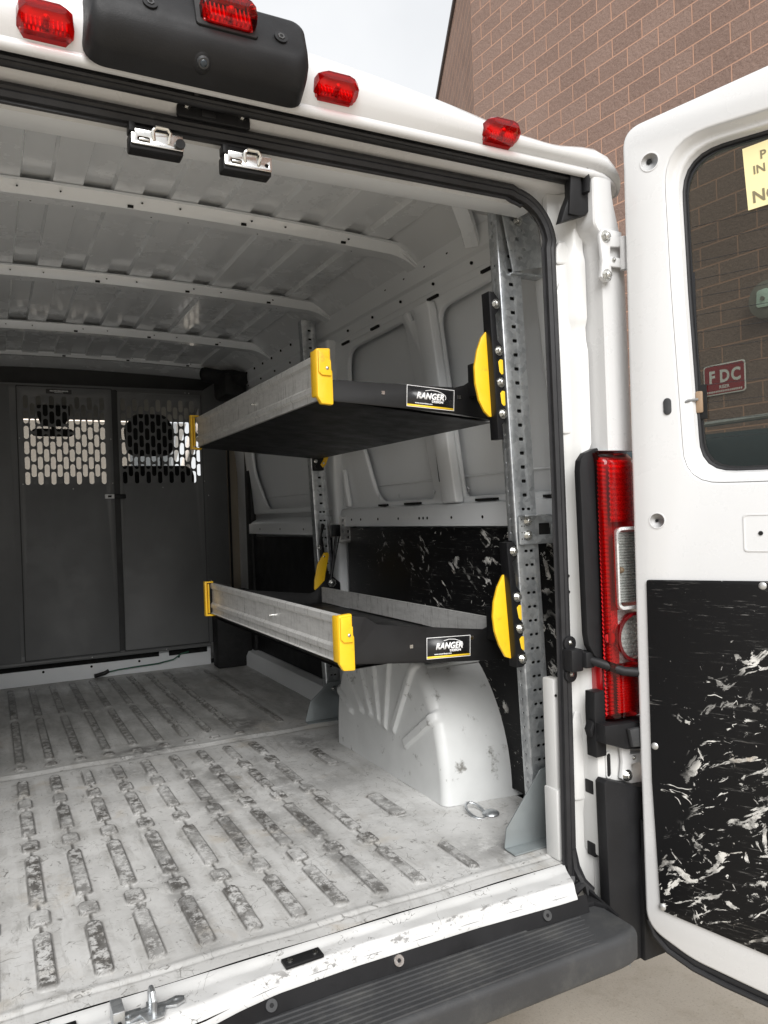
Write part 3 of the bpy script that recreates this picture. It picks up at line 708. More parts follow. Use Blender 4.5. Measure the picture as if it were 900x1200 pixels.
# black plate under the header with two rivets
b=B(); b.plate(rr(-.010,.116,1.447,1.481,.004),[],.008,FR((0,-.026,0),(1,0,0),(0,0,1)),.0015)
b.box(.03,.055,-.034,-.028,1.452,1.468,.002)
for x in (.006,.102): b.bolt((x,-.030,1.466),(0,-1,0),.0045,.003,1)
b.build('header_strike_plate',['black_plastic','bolt_steel'],van)
for x0,z0 in ((-.086,1.374),(.068,1.366)):
    b=B(); y=-.022
    b.box(x0-.002,x0+.085,y-.006,y+.024,z0+.006,z0+.033,.003,1); b.box(x0+.01,x0+.07,y+.01,y+.05,z0+.03,z0+.075,.002,1)
    b.plate(rr(x0,x0+.084,z0+.012,z0+.038,.002),[slot(x0+.020,z0+.021,.020,.008)]+([circ(x0+.075,z0+.022,.0035)] if x0>0 else []),.003,FR((0,y-.009,0),(1,0,0),(0,0,1)),.0008)
    b.box(x0+.012,x0+.030,y-.014,y-.010,z0+.018,z0+.022,.001)
    b.tube([(x0+.036,y-.010,z0+.022),(x0+.034,y-.015,z0+.036),(x0+.039,y-.017,z0+.041),(x0+.057,y-.017,z0+.041),(x0+.062,y-.015,z0+.036),(x0+.060,y-.010,z0+.020)],.0032,up=(0,1,0))
    if x0<0: b.cyl((x0+.078,y-.010,z0+.022),(x0+.078,y-.016,z0+.022),.008,seg=16,mat=1)
    b.box(x0-.004,x0+.006,y-.014,y+.01,z0+.030,z0+.046,.002,1)
    b.build('roof_latch',['chrome','black_plastic'],van)

# ---- tail lamp
def tlf(z,j):
    pts=[(.846,-.05),(.838,-.080),(.839,-.090),(.844,-.096),(.858,-.098),(.863,-.0985),(.872,-.0985),(.905,-.096),(.94,-.080),(.96,-.04),(.965,.02)]
    x,y=pts[int(j)]; k=sst(.312,.322,z)-sst(.868,.882,z)
    y=y*(.75+.25*k) if y<0 else y
    return (x+.006*(1-(z-.3)/.6),y,z)
tb=B(); tb.box(.846,.955,-.062,-.02,.318,.876,.004); t_=tb.build('tail_lamp','lens_red',van)
tl=B(); zs=lin(.310,.430,12)+[.432]+lin(.440,.715,22)+[.722,.724]+lin(.735,.884,14)
tl.grid(tlf,zs,list(range(11)))
for f in tl.bm.faces:
    c_=f.calc_center_median()
    if .431<c_.z<.7235 and c_.x>.862: f.material_index=1
tl.build('lamp_cover',['red_glass','clear_glass'],t_,smooth=50)
def slats(name,x0,x1,z0,z1,n,y,mat='lamp_reflector',tilt=.004):
    b=B(); dz=(z1-z0)/n
    for k in range(n):
        za=z0+k*dz
        vs_=[b.bm.verts.new(q) for q in ((x0,y,za),(x1,y,za),(x1,y-tilt,za+dz*.5),(x0,y-tilt,za+dz*.5),(x1,y,za+dz),(x0,y,za+dz))]
        b.bm.faces.new(vs_[:4]); b.bm.faces.new((vs_[3],vs_[2],vs_[4],vs_[5]))
    b.build(name,mat,t_,smooth=10)
slats('brake_reflector',.866,.95,.735,.868,12,-.080)
slats('turn_reflector',.866,.95,.326,.425,18,-.082,tilt=.006)
slats('side_reflector',.840,.864,.322,.868,60,-.074,'lens_bright_red',.003)
slats('reversing_reflector',.872,.95,.560,.716,26,-.080,tilt=.007)
b=B(); b.cyl((.885,-.074,.632),(.885,-.090,.632),.0065,seg=14); b.dome((.885,-.090,.632),(0,-1,0),.0065,.005); b.build('lamp_bulb','connector_tan',t_)
b=B(); pr_=rr(.866,.96,.548,.724,.016,6); b.plate(pr_,[rr(.872,.954,.555,.717,.012,6)],.010,XZ(-.0935),.001); b.build('reversing_bezel','lamp_reflector',t_)
b=B(); b.plate(circ(.918,.487,.054,40),[circ(.918,.487,.047,40)],.014,XZ(-.090),.001); b.build('fog_bezel','lens_dark_red',t_)
b=B()
for i_ in range(9):
    for k_ in range(9):
        px_,pz_=.918+(i_-4)*.0105+(k_%2)*.005,.487+(k_-4)*.0105
        if math.hypot(px_-.918,pz_-.487)<.046 and px_<.95: b.dome((px_,-.078,pz_),(0,-1,0),.0052,.004,seg=6,rings=2)
b.plate(circ(.918,.487,.047,30),[],.004,XZ(-.076),0); b.plate(rr(.866,.955,.43,.545,.004),[],.002,XZ(-.071),0)
b.build('fog_reflector','lamp_reflector',t_)
b=B(); b.cyl((.851,-.082,.49),(.851,-.088,.49),.012,seg=24); b.build('side_lamp','lens_bright_red',t_)
# dark backing of tail lamp and the black gasket beside it
b=B()
b.plate(poly_round([(.803,.845),(.806,.868),(.820,.884),(.856,.897),(.856,.44),(.828,.450),(.812,.475),(.808,.50)],.006,3),[],.018,XZ(-.055),.001)
b.plate([(.812,.24),(.810,.335),(.812,.378),(.84,.378),(.84,.24)],[],.03,XZ(-.06),.002)
b.plate([(.797,.30),(.806,.318),(.81,.31),(.802,.285)],[],.02,XZ(-.065),.002)
b.build('tail_lamp_gasket','black_plastic',van)
b=B(); b.plate([(.812,.314),(.812,.276),(.872,.254),(.97,.24),(.97,.305)],[],.05,XZ(-.078),.005); b.plate([(.868,.300),(.876,.262),(.97,.25),(.97,.30)],[],.012,XZ(-.110),.003,1)
b.build('tail_lamp_base',['black_plastic','grey_plastic'],van)

# ---- hinges
def hinge(zc,xa,ya):
    b=B()
    b.plate([(-.018,.050),(-.010,.062),(.006,.064),(.045,.062),(.045,.030),(.012,.026),(.010,.004),(.060,.006),(.060,-.014),(.012,-.016),(.014,-.030),(.010,-.046),(-.006,-.050),(-.018,-.040),(-.012,-.005)],[],.010,FR((xa,ya,zc),(1,0,.0),(0,0,1)),.003)
    b.box(.0,.07,-.004,.022,-.010,.006,.002,0,FR((xa,ya,zc),(1,0,0),(0,1,0)))
    for dz in (.046,-.036):
        b.bolt((xa-.002,ya-.005,zc+dz),(0,-1,0),.0085,.008,1)
    b.bolt((xa+.018,ya-.006,zc-.001),(0,-1,0),.003,.003,1)
    b.cyl((xa+.045,ya-.008,zc+.05),(xa+.045,ya-.008,zc-.02),.008)
    b.build('door_hinge',['body_paint','bolt_steel'],van)
hinge(1.293,.868,-.092)
hinge(.225,.895,-.072)
# ---- door check arm
b=B(); b.box(.780,.812,-.045,-.010,.418,.466,.004)
for z in (.476,.408): b.plate(circ(.796,z,.016,18),[],.006,XZ(-.020),.001); b.bolt((.796,-.023,z+.002),(0,-1,0),.004,.003,1)
b.box(.808,.832,-.058,-.022,.425,.46,.004); b.tube([(.822,-.045,.443),(.836,-.07,.436),(.87,-.10,.420),(.945,-.14,.410)],.010,seg=12)
b.build('door_check_arm',['black_plastic','bolt_steel'],van)

# ---- side wall structure
def wx(z): return .935 if z<.80 else .935-(z-.80)*.095
def wallmap(off,s=1):
    # plate coordinates: local (y, z) -> world
    def f(c): return Vector((s*(wx(c.z)-off-(c.x)),c.y,c.z))
    return f
WF=Matrix(((0,0,1,0),(1,0,0,0),(0,1,0,0),(0,0,0,1)))  # local x->Y, y->Z, n->X
def wallplate(b,outline,holes,t,off,bev=.003,s=1,mat=0):
    def dens(p):
        q=[]
        for i in range(len(p)):
            a,c=p[i],p[(i+1)%len(p)]; n=max(1,int(math.dist(a,c)/.12)); q+=[(a[0]+(c[0]-a[0])*k/n,a[1]+(c[1]-a[1])*k/n) for k in range(n)]
        return q
    b.plate(dens(outline),[dens(h) for h in holes],t,WF,bev,mat,fn=wallmap(off,s))
for s in (1,-1):
    wall=B()
    wall.grid(lambda y,z:(s*(wx(z)+.034),y,z),lin(.0,3.0,40),[0,.2,.4,.6,.8,.85,1.0,1.1,1.2,1.3,1.4,1.52])
    # shallow crease across the outer skin, seen from inside
    for y0,y1 in ((.15,1.25),(1.6,2.5)):
        wall.sweep([(-.004,0),(0,.003),(.004,0)],[(s*(wx(.875)+.033),y,.872) for y in lin(y0,y1,12)],up=(s*-1,0,0),closed=False)
    wo=wall.build('side_wall','inner_paint',van,smooth=50)
    b=B()
    opA=poly_round([(.16,.812),(.575,.812),(.60,1.36),(.16,1.38)],[.03,.03,.05,.05])
    opB=poly_round([(.735,.812),(1.13,.812),(1.265,1.20),(1.23,1.37),(.80,1.375)],[.03,.09,.12,.08,.04])
    opC=poly_round([(1.64,.812),(2.36,.812),(2.50,1.0),(2.50,1.37),(1.68,1.375)],[.05,.09,.12,.10,.10])
    wallplate(b,[(.02,.79),(2.62,.79),(2.62,1.42),(.02,1.42)],[opA,opB,opC],.018,.0,.006,s)
    b.build('window_frame_panel','inner_paint',wo,smooth=50)
    # double strut between the first two bays
    b=B()
    strut=poly_round([(.565,.795),(.640,.795),(.672,1.36),(.69,1.385),(.60,1.385),(.592,1.36)],.008)
    wallplate(b,strut,[],.030,.028,.005,s)
    wallplate(b,poly_round([(.648,.80),(.668,.80),(.70,1.25),(.78,1.385),(.745,1.39),(.728,1.355),(.705,1.355),(.70,1.39),(.675,1.39)],.008),[],.016,.020,.004,s)
    for z0,z1 in ((.86,1.0),(1.04,1.07),(1.12,1.24)):
        wallplate(b,rr(.655+(z0-.8)*.04,.663+(z0-.8)*.04,z0,z1,.0035),[],.002,.0295,0,s,1)
    b.build('wall_strut',['inner_paint','hole_black'],wo,smooth=50)
    # C pillar
    b=B()
    wallplate(b,poly_round([(1.39,.0),(1.50,.0),(1.47,.80),(1.60,1.43),(1.32,1.43),(1.42,.80)],.01),[],.045,.025,.012,s)
    wallplate(b,poly_round([(1.33,.80),(1.37,.80),(1.345,.98)],.008),[],.02,.024,.006,s)
    b.build('wall_pillar','inner_paint',wo,smooth=50)
    # belt rail: ledge + hat section
    b=B()
    b.sweep([(0,0),(0,.052),(.008,.064),(.050,.076),(.055,0)],[(s*.898,y,.727) for y in ([.04,1.0,1.40] if s>0 else [1.40,1.0,.04])])
    b.sweep([(0,0),(0,.048),(.008,.060),(.050,.080),(.055,0)],[(s*.903,y,.690) for y in ([1.5,2.0,2.6] if s>0 else [2.6,2.0,1.5])])
    for y in (.21,.24,.30,.44,.60,.74,.765,.79,.93,1.08,1.22,1.30,1.8,2.1,2.4):
        z=.752 if y<1.4 else .715
        b.cyl((s*.8975,y,z),(s*.8965,y,z),.0045,seg=8,mat=1)
    for y,L in ((.17,.03),(.40,.10),(.62,.05),(.82,.1),(1.05,.06)):
        b.box(min(s*.915,s*.940),max(s*.915,s*.940),y,y+L,.7965,.8035,0,1)
    for y in (.35,.53,.72,.95,1.1):
        b.sweep(ell(.0022,.0022,5),[(s*(.918),y+.010,.838),(s*(.916),y,.832),(s*(.918),y+.008,.824)])
    b.build('belt_rail',['inner_paint','hole_black'],wo,smooth=40)
    # roof rail: two stepped faces
    b=B()
    pr=[(.0,.0),(.004,.014),(-.006,.055),(-.016,.062),(-.026,.125),(-.030,.135),(.03,.15),(.07,.05),(.05,-.004)]
    def rail(y0,y1,dx,dz): b.sweep([((a+dx),c+dz) for a,c in pr],[(s*.868,y,1.395) for y in ([y0,y1] if s>0 else [y1,y0])])
    rail(.03,1.56,0,0); rail(1.56,2.62,.006,0)
    for y in lin(.12,2.5,20):
        z=1.492 if int(y*31)%2 else 1.500
        b.cyl((s*.8510,y,z),(s*.8465,y,z),.0055,seg=8,mat=1)
    for y in lin(.2,2.4,12): b.cyl((s*.8650,y,1.435),(s*.8600,y,1.435),.0045,seg=8,mat=1)
    for y in (.30,.58,.96,1.2,1.9,2.3): b.box(min(s*.872,s*.862),max(s*.872,s*.862),y,y+.06,1.394,1.402,.001,1)
    for y in (1.03,1.08,1.30,2.0): b.box(min(s*.838,s*.87),max(s*.838,s*.87),y,y+.03,1.528,1.540,.002,0)
    b.build('roof_rail',['inner_paint','hole_black'],wo,smooth=30)
    # liners
    b=B(); wallplate(b,poly_round([(.15,.02),(1.385,.02),(1.385,.722),(.15,.722)],.01),[],.004,.016,.001,s)
    b.build('wall_liner','scuffed_wall_liner',wo)
    b=B(); wallplate(b,poly_round([(1.53,.085),(2.56,.085),(2.56,.676),(1.53,.682)],.02),[],.004,.016,.001,s)
    b.build('wall_liner','clean_liner',wo)
    b=B(); b.sweep([(0,0),(0,.050),(.012,.075),(.055,.08),(.055,0)],[(s*.865,y,.0) for y in ([1.10,2.62] if s>0 else [2.62,1.10])]); b.build('floor_side_rail','inner_paint',wo)
    # wheel arch
    b=B()
    def arch(u,v):
        th=math.pi*u; c,sn=math.cos(th),math.sin(th)
        e=2/2.35
        yy=.748-.352*math.copysign(abs(c)**e,c); zz=.415*abs(sn)**e
        # v 0..1 : across the top from wall to aisle edge, 1..2 down the aisle face
        if v<=1:
            x=.97-(.97-.745)*v; y,z=yy,zz
            if u<.30: y-=.030*(1-v)*(1-sst(.0,.3,u))
            x_=x
            return Vector((x_,y,z))
        t=v-1
        # fillet then flat face shrinking to centre
        k=sst(0,.16,t); r=.028
        x=.745-(.025)*math.sin(min(1,t/.12)*math.pi/2)
        sc=1-(1-math.cos(min(1,t/.12)*math.pi/2))*.07-max(0,t-.12)/.88*.93
        y=.748+(yy-.748)*sc; z=max(0,zz*sc)
        p=Vector((x,y,z))
        # radial pressed ribs
        for k_,(a,r0,r1,w) in enumerate(((34,.42,.98,.012),(58,.34,1.0,.010),(79,.28,1.0,.009),(98,.30,1.0,.009),(117,.36,1.0,.009),(135,.46,.98,.008),(152,.60,.95,.008))):
            aa=math.degrees(math.atan2(z-.02,(.748-y))) if (z or y!=.748) else 0
            rad=math.hypot(z-.02,y-.748)
            d=abs(math.sin(R(aa-a)))*rad
            if math.cos(R(aa-a))>0 and r0*.38<rad: p.x-=.0105*(1-sst(w-.001,w+.004,d))*sst(r0*.38,r0*.38+.02,rad)
        return p
    us=lin(0,1,260); vs=lin(0,1,10)+[1+q for q in (.02,.04,.06,.08,.10,.12)]+lin(1.13,2,70)
    b.grid(lambda u,v:(lambda p:(s*p.x,p.y,p.z))(arch(u,v)),us,vs)
    # ribs that carry over the crown
    for u0 in (.30,.46,.60):
        pth=[arch(u0+(.02 if False else 0),v) for v in lin(0,1,8)]
        b.sweep([(-.016,-.001),(-.011,.005),(.011,.005),(.016,-.001)],[(s*p.x,p.y,p.z) for p in pth],up=(0,-.3 if u0<.5 else .3,1),closed=False)
    b.build('wheel_arch','wheelhouse_paint',wo,smooth=60,recalc=False)
# dirt flange under the arch on the right
# ---- roof lining with channels and bows
def rz(x): 
    ax=abs(x)
    z=1.583-.022*(ax/.75)**2
    if ax>.74: z-= .10*((ax-.74)/.16)**2
    return z
b=B()
centers=[-.187+.1375*k for k in range(-6,8)]
xs=[]
for c in centers:
    xs+= [c-.0355,c-.0300,c+.0300,c+.0355]
xs=[x for x in sorted(xs) if abs(x)<.76]+[-.90,-.86,-.82,-.78,.78,.82,.86,.90]; xs.sort()
def roofp(x,y):
    up=0
    for c in centers:
        if abs(x-c)<.0305 and abs(x)<.76: up=.014
    e=1-sst(2.55,2.65,y)
    return (x,y,rz(x)+up*e-.04*sst(2.45,2.85,y))
b.grid(roofp,xs,lin(.09,2.9,50))
b.build('roof_lining','roof_paint',van,smooth=25)
def bow(yc,w=.075,h=.030,last=False):
    b=B()
    path=[]
    for x in lin(-.895,.895,80):
        ax=abs(x); z=rz(x)-h
        if ax>.74: z=1.583-.022*(.74/.75)**2-h-.075*((ax-.74)/.155)**2.2
        path.append((x,yc,z))
    hw=w/2
    b.sweep([(-hw-.014,h-.002),(-hw-.001,h-.003),(-hw+.010,.003),(-hw+.014,0),(hw-.014,0),(hw-.010,.003),(hw+.001,h-.003),(hw+.014,h-.002)],path,closed=False)
    for i,x in enumerate(lin(-.70,.62,15)):
        if i%3==1: continue
        b.cyl((x,yc-hw+.003,rz(x)-h+.014),(x,yc-hw-.0035,rz(x)-h+.012),.0022,seg=6,mat=1)
        b.cyl((x+.03,yc+.01,rz(x+.03)-h+.001),(x+.03,yc+.01,rz(x+.03)-h-.0008),.0022,seg=6,mat=1)
    for x in (-.6,-.3,.02,.31,.6):
        b.box(x,x+.014,yc-hw+.006,yc-hw+.011,rz(x)-h+.001,rz(x)-h+.007,0,1)
    # flared feet
    for s in (1,-1):
        b.plate([(-.012,0),(-.030,.10),(-.024,.12),(.024,.12),(.030,.10),(.012,0)],[slot(0,.065,.02,.05)],.006,FR((s*.895,yc-.01,1.475),(0,1,0),(-s*.85,0,.52)),.002)
    return b.build('roof_bow',['roof_paint','hole_black'],van,smooth=35)
for yc in (.690,1.345,2.055): bow(yc)
bow(2.60,.05,.02)
# corner gusset beams at the rear of the roof
for s in (1,-1):
    b=B(); b.sweep([(-.022,0),(-.018,.012),(.018,.012),(.022,0)],[(s*.60,.16,1.548),(s*.70,.22,1.535),(s*.80,.32,1.50),(s*.84,.36,1.47)],up=(0,0,-1),closed=False)
    b.plate(circ(0,0,.05,20),[],.004,FR((s*.775,.20,1.535),(1,0,-.2*s),(0,1,0)),.0,1)
    b.build('roof_corner_brace',['roof_paint','hole_black'],van)
# front lower trim inside, B pillars, cab
for q in ((.715,.90,2.60,2.70,.0,.40),(-.90,-.715,2.60,2.70,.0,.40)):
    b=B(); b.box(*q,.01); b.build('cab_corner_trim','cab_dark',van)
for q in ((.905,.935,2.57,2.66,.0,1.45),(-.935,-.905,2.57,2.66,.0,1.45)):
    b=B(); b.box(*q,.006); b.build('cable_duct','cab_dark',van)
for q in ((.872,.95,2.93,3.05,.0,1.50),(-.95,-.872,2.93,3.05,.0,1.50)):
    b=B(); b.box(*q,.01); b.build('cab_pillar','cab_beige',van)
b=B(); b.box(.888,.897,2.90,2.915,.3,1.3,.002); b.build('seat_belt','cab_dark',van)
b=B(); b.box(-.72,.72,2.765,2.85,.0,.105,.004); 
for x in (-.1,.12,.35,.55): b.cyl((x,2.764,.06),(x,2.762,.06),.006,mat=1)
b.box(-.7,.45,2.762,2.766,.074,.106,0,1); b.box(.50,.70,2.760,2.766,.070,.104,.002,1)
stp=b.build('floor_step',['inner_paint','hole_black'],van)
b=B(); b.tube([(.18,2.755,.022),(.24,2.752,.030),(.34,2.750,.036),(.44,2.752,.038),(.52,2.753,.050),(.56,2.752,.075),(.60,2.754,.082)],.0035); b.build('green_cable','cable_green',stp)
b=B(); b.tube([(.13,2.74,.015),(.18,2.75,.022),(.20,2.75,.032)],.010); b.build('cable_boot','black_plastic',stp)
# black wash bottle-like trim at the roof corner by the partition
b=B(); b.tube([(.68,2.56,1.51),(.76,2.52,1.49),(.80,2.44,1.48),(.83,2.38,1.46)],.038,seg=14); b.dome((.68,2.56,1.51),(-1,.2,0),.034,.02); b.box(.74,.86,2.40,2.62,1.38,1.50,.03); b.build('roof_corner_trim','cab_dark',van)
# cab shell
cab=B()
cab.box(-.95,.95,3.0,4.9,-.35,-.25)
cab.build('cab_floor','cab_dark',van)
for s in (1,-1):
    b=B()
    b.plate([(2.98,-.25),(4.9,-.25),(5.5,.2),(5.45,.55),(4.85,.80),(3.98,1.47),(3.8,1.56),(2.98,1.56)],[poly_round([(3.15,.82),(4.5,.80),(4.45,.95),(3.92,1.36),(3.15,1.38)],.05)],.03,FR((s*.965,0,0),(0,1,0),(0,0,1)),.006)
    d=b.build('cab_door','body_paint',van)
    b=B(); b.grid(lambda y,z:(s*.965,y,z),[3.13,4.55],[.78,1.40]); 
b=B(); b.grid(lambda x,t:(x,3.6+.35*t,1.60-.16*t),lin(-.95,.95,6),lin(0,1,4)); b.grid(lambda x,t:(x,2.85+.75*t,1.56),lin(-.95,.95,6),lin(0,1,3)); b.build('cab_headliner','cab_grey',van)
b=B(); b.grid(lambda x,t:(x,3.93+.95*t,1.43-.62*t),lin(-.90,.90,6),lin(0,1,4)); b.build('windscreen','clear_glass',van)
b=B(); b.box(-.93,.93,4.2,4.85,.2,.72,.05); b.build('dashboard','cab_dark',van)
b=B(); b.grid(lambda x,t:(x*(1-.1*t),4.85+.75*t,.80-.25*t-.2*t*t),lin(-.96,.96,8),lin(0,1,6)); b.grid(lambda x,t:(x*.9,5.6,.35-.8*t),lin(-.96,.96,4),[0,1]); b.build('bonnet','body_paint',van)
b=B(); b.plate(poly_round([(-.012,1.372),(.118,1.372),(.150,1.44),(.150,1.50),(-.035,1.50),(-.035,1.44)],.01),[],.03,XZ(3.75),.006); b.plate(slot(.048,1.330,.235,.046,6),[],.02,XZ(3.72),.004); b.box(.04,.06,3.72,3.75,1.33,1.40,.002); b.build('cab_mirror_monitor','cab_dark',van)
def seat(cx):
    b=B(); b.box(cx-.25,cx+.25,3.15,3.62,.15,.42,.05); b.box(cx-.20,cx+.24,3.05,3.20,.35,1.085,.06,seg=4); st=b.build('cab_seat','seat_fabric',van)
    b=B(); b.plate(poly_round([(-.125,-.115),(.125,-.115),(.135,.04),(.085,.118),(-.085,.118),(-.135,.04)],.06),[],.10,FR((cx,3.12,1.255),(1,0,0),(0,0,1)),.03)
    for q in (-.06,.06): b.cyl((cx+q,3.12,1.05),(cx+q,3.12,1.16),.007)
    b.build('headrest','seat_fabric',st)
seat(.505); seat(-.505)

# ---- the open right rear door
E0=Vector((.895,-.13,0)); dd=Vector((math.sin(R(25)),-math.cos(R(25)),0)); dn=Vector((dd.y,-dd.x,0))  # inner face normal (towards camera side)
if dn.x>0: dn=-dn
DF=FR(E0,dd,(0,0,1),dn)
def dF(off): return DF@Matrix.Translation((0,0,off))
dout=poly_round([(-.004,1.555),(.30,1.588),(.77,1.63),(.785,-.215),(.25,-.185),(.08,-.157),(-.012,-.115),(-.012,.3)],[.045,.3,.04,.04,.3,.2,.06,.5],8)
whole=poly_round([(.082,1.435),(.12,1.475),(.68,1.515),(.72,1.47),(.72,.80),(.68,.765),(.14,.775),(.09,.82),(.086,1.0)],[.14,.10,.1,.1,.1,.1,.13,.10,.5],8)
# window opening loop (glass edge)
wgl=poly_round([(.104,1.479),(.28,1.477),(.66,1.50),(.67,.83),(.25,.831),(.124,.834),(.110,1.2)],[.115,.4,.06,.10,.3,.135,.5],10)
def resample(p,n):
    P=[Vector(q) for q in p]; L=[0]
    for i in range(len(P)): L.append(L[-1]+(P[(i+1)%len(P)]-P[i]).length)
    out=[];k=0
    for i in range(n):
        t=L[-1]*i/n
        while L[k+1]<t: k+=1
        a=P[k];c=P[(k+1)%len(P)]; f=(t-L[k])/max(1e-9,L[k+1]-L[k]); out.append(a.lerp(c,f))
    return out
def angsort(p,n,c):
    # sample by angle round centre
    P=resample(p,1500); A=sorted(((math.atan2(q.y-c.y,q.x-c.x),q) for q in P),key=lambda t:t[0]); out=[];k=0
    for i in range(n):
        a=-math.pi+2*math.pi*i/n
        j=min(range(k,min(len(A),k+60)),key=lambda j:abs(A[j][0]-a)) if k<len(A)-1 else len(A)-1
        out.append(A[j][1]); k=j
    return out
cw=Vector((.40,1.15)); NW=140
lw=angsort(wgl,NW,cw); 
whole=[(cw.x+(q.x-cw.x)*1.085+0,cw.y+(q.y-cw.y)*1.075) for q in lw]
b=B(); b.plate(dout,[whole],.022,dF(-.011),.006)
door=b.build('rear_door','body_paint',van,smooth=50)
b=B()
lh=[Vector(q) for q in whole]
loops=[]
for t,dz in ((0,-.001),(.10,-.004),(.28,-.013),(.45,-.018),(.60,-.018),(.72,-.019),(.80,-.024),(.90,-.034),(1.0,-.038)):
    loops.append([b.bm.verts.new(DF@Vector((*(lh[i].lerp(lw[i],t)),dz))) for i in range(NW)])
for a,c in zip(loops,loops[1:]):
    for i in range(NW): b.bm.faces.new((a[i],a[(i+1)%NW],c[(i+1)%NW],c[i]))
b.build('window_surround','body_paint',door,smooth=70)
# glass + rubber edge
b=B(); b.plate([(q.x,q.y) for q in lw],[],.004,dF(-.045),0); b.build('window_glass','tinted_glass',door)
b=B()
b.sweep(ell(.0045,.004,8),[DF@Vector((q.x,q.y,-.038)) for q in lw]+[DF@Vector((lw[0].x,lw[0].y,-.038))],up=dn,cap=False)
b.plate([(q.x,q.y) for q in lw],[[(cw.x+(q.x-cw.x)*.972,cw.y+(q.y-cw.y)*.978) for q in lw]],.001,dF(-.0415),0,1)
b.build('window_rubber',['rubber','sticker_black'],door)
# defroster lines
b=B()
for k in range(13):
    z=.90+.036*k
    b.box(.120,.655,-.0004,.0004,-.0006,.0006,0,0,dF(-.0425)@Matrix.Translation((0,z,0)))
b.box(.116,.121,-.18,.16,-.0006,.0006,0,0,dF(-.0425)@Matrix.Translation((0,1.08,0)))
b.build('defroster_line','sticker_black',door)
b=B()
b.box(-.008,.006,-.024,.020,-.002,.005,.003,0,dF(-.036)@Matrix.Translation((.124,.976,0)))
b.box(-.010,.012,-.037,.033,-.002,.002,.001,1,dF(-.038)@Matrix.Translation((.125,.976,0)))
b.build('defroster_connector',['connector_tan','hole_black'],door)
b=B(); b.tube([DF@Vector(p) for p in ((.082,.964,-.018),(.092,.970,-.012),(.106,.977,-.016),(.122,.979,-.028))],.0028,up=dn); b.build('defroster_wire','grey_wire',door)
# liner
b=B(); lin_out=poly_round([(.016,.614),(.64,.622),(.64,-.135),(.223,-.098),(.022,-.070),(.013,.20)],[.006,.02,.05,.3,.015,.5])
b.plate(lin_out,[],.005,dF(.0035),.001); dl=b.build('door_liner','scuffed_liner',door)
for p in ((.237,.608),(.026,-.062),(.022,.27),(.30,-.10)):
    b=B(); b.dome(dF(.006)@Vector((*p,0)),dn,.0075,.003,seg=16); b.build('liner_screw','aluminium_plate',dl)
# dish pressings, grommets
for x,z,r in ((.051,1.472,.020),(.041,.736,.017)):
    b=B()
    b.plate(circ(x,z,r,28),[circ(x,z,r*.86,28)],.0016,dF(.0004),.0005)
    b.plate(circ(x,z,r*.86,28),[],.001,dF(.0002),0)
    b.plate(circ(x,z,.0055 if z>1 else .003,14),[],.001,dF(.0016),0,1)
    b.build('pressed_hole',['body_paint','hole_black'],door)
b=B()
b.plate(poly_round([(.205,.745),(.30,.745),(.30,.672),(.205,.672)],.008),[poly_round([(.208,.742),(.297,.742),(.297,.675),(.208,.675)],.008)],.0016,dF(.0004),.0005)
b.plate(circ(.236,.708,.0042,14),[],.001,dF(.0012),0,1)
b.build('pressed_hole',['body_paint','hole_black'],door)
b=B(); b.plate(slot(.070,.968,.016,.034,6),[],.003,dF(.001),.001); b.build('rubber_plug','grey_plastic',door)
# outer skin, bottom seal
b=B(); b.plate([(x-.006 if x<.1 else x,z) for x,z in dout],[[(cw.x+(q.x-cw.x)*.985,cw.y+(q.y-cw.y)*.985) for q in lw]],.012,dF(-.056),.003)
os_=b.build('door_outer_skin','body_paint',door)
b=B()
edge=[(-.010,.10),(-.011,-.02),(-.008,-.095),(.003,-.125),(.03,-.150),(.08,-.170),(.14,-.182),(.25,-.197),(.40,-.203),(.77,-.213)]
b.sweep(ell(.013,.010,10),[DF@Vector((x,z,-.020)) for x,z in edge],up=dn)
b.sweep(ell(.006,.005,8),[DF@Vector((x,z-.008,-.008)) for x,z in edge[2:]],up=dn)
b.build('door_seal','rubber',door)
b=B(); b.sweep([(-.001,-.014),(-.001,.014),(.001,.014),(.001,-.014)],[DF@Vector((x-.004,z-.020,-.044)) for x,z in edge[2:]],up=dn); b.build('door_skirt','body_paint',os_)
# notice on the glass
b=B(); NF=dF(-.0375)
b.plate([(.219,1.458),(.226,1.336),(.37,1.346),(.362,1.470)],[],.0006,NF,0)
NR=NF@Matrix.Translation((0,0,.0007))@Matrix.Rotation(R(11),4,'Z')
def ntx(t,x,z,sz,bold=.0004): 
    b.text(t,sz,NF@Matrix.Translation((x,z,.0006))@Matrix.Rotation(R(3),4,'Z'),1,bold=bold)
ntx('P',.2500,1.4290,.023); ntx('IN T',.2370,1.4030,.0225); ntx('NO',.2340,1.3480,.0320,.0007)
pn_=b.build('paper_notice',['paper_yellow','print_grey'])
T(pn_,'yellow printed paper notice taped to the tinted window of the open rear door','notice')

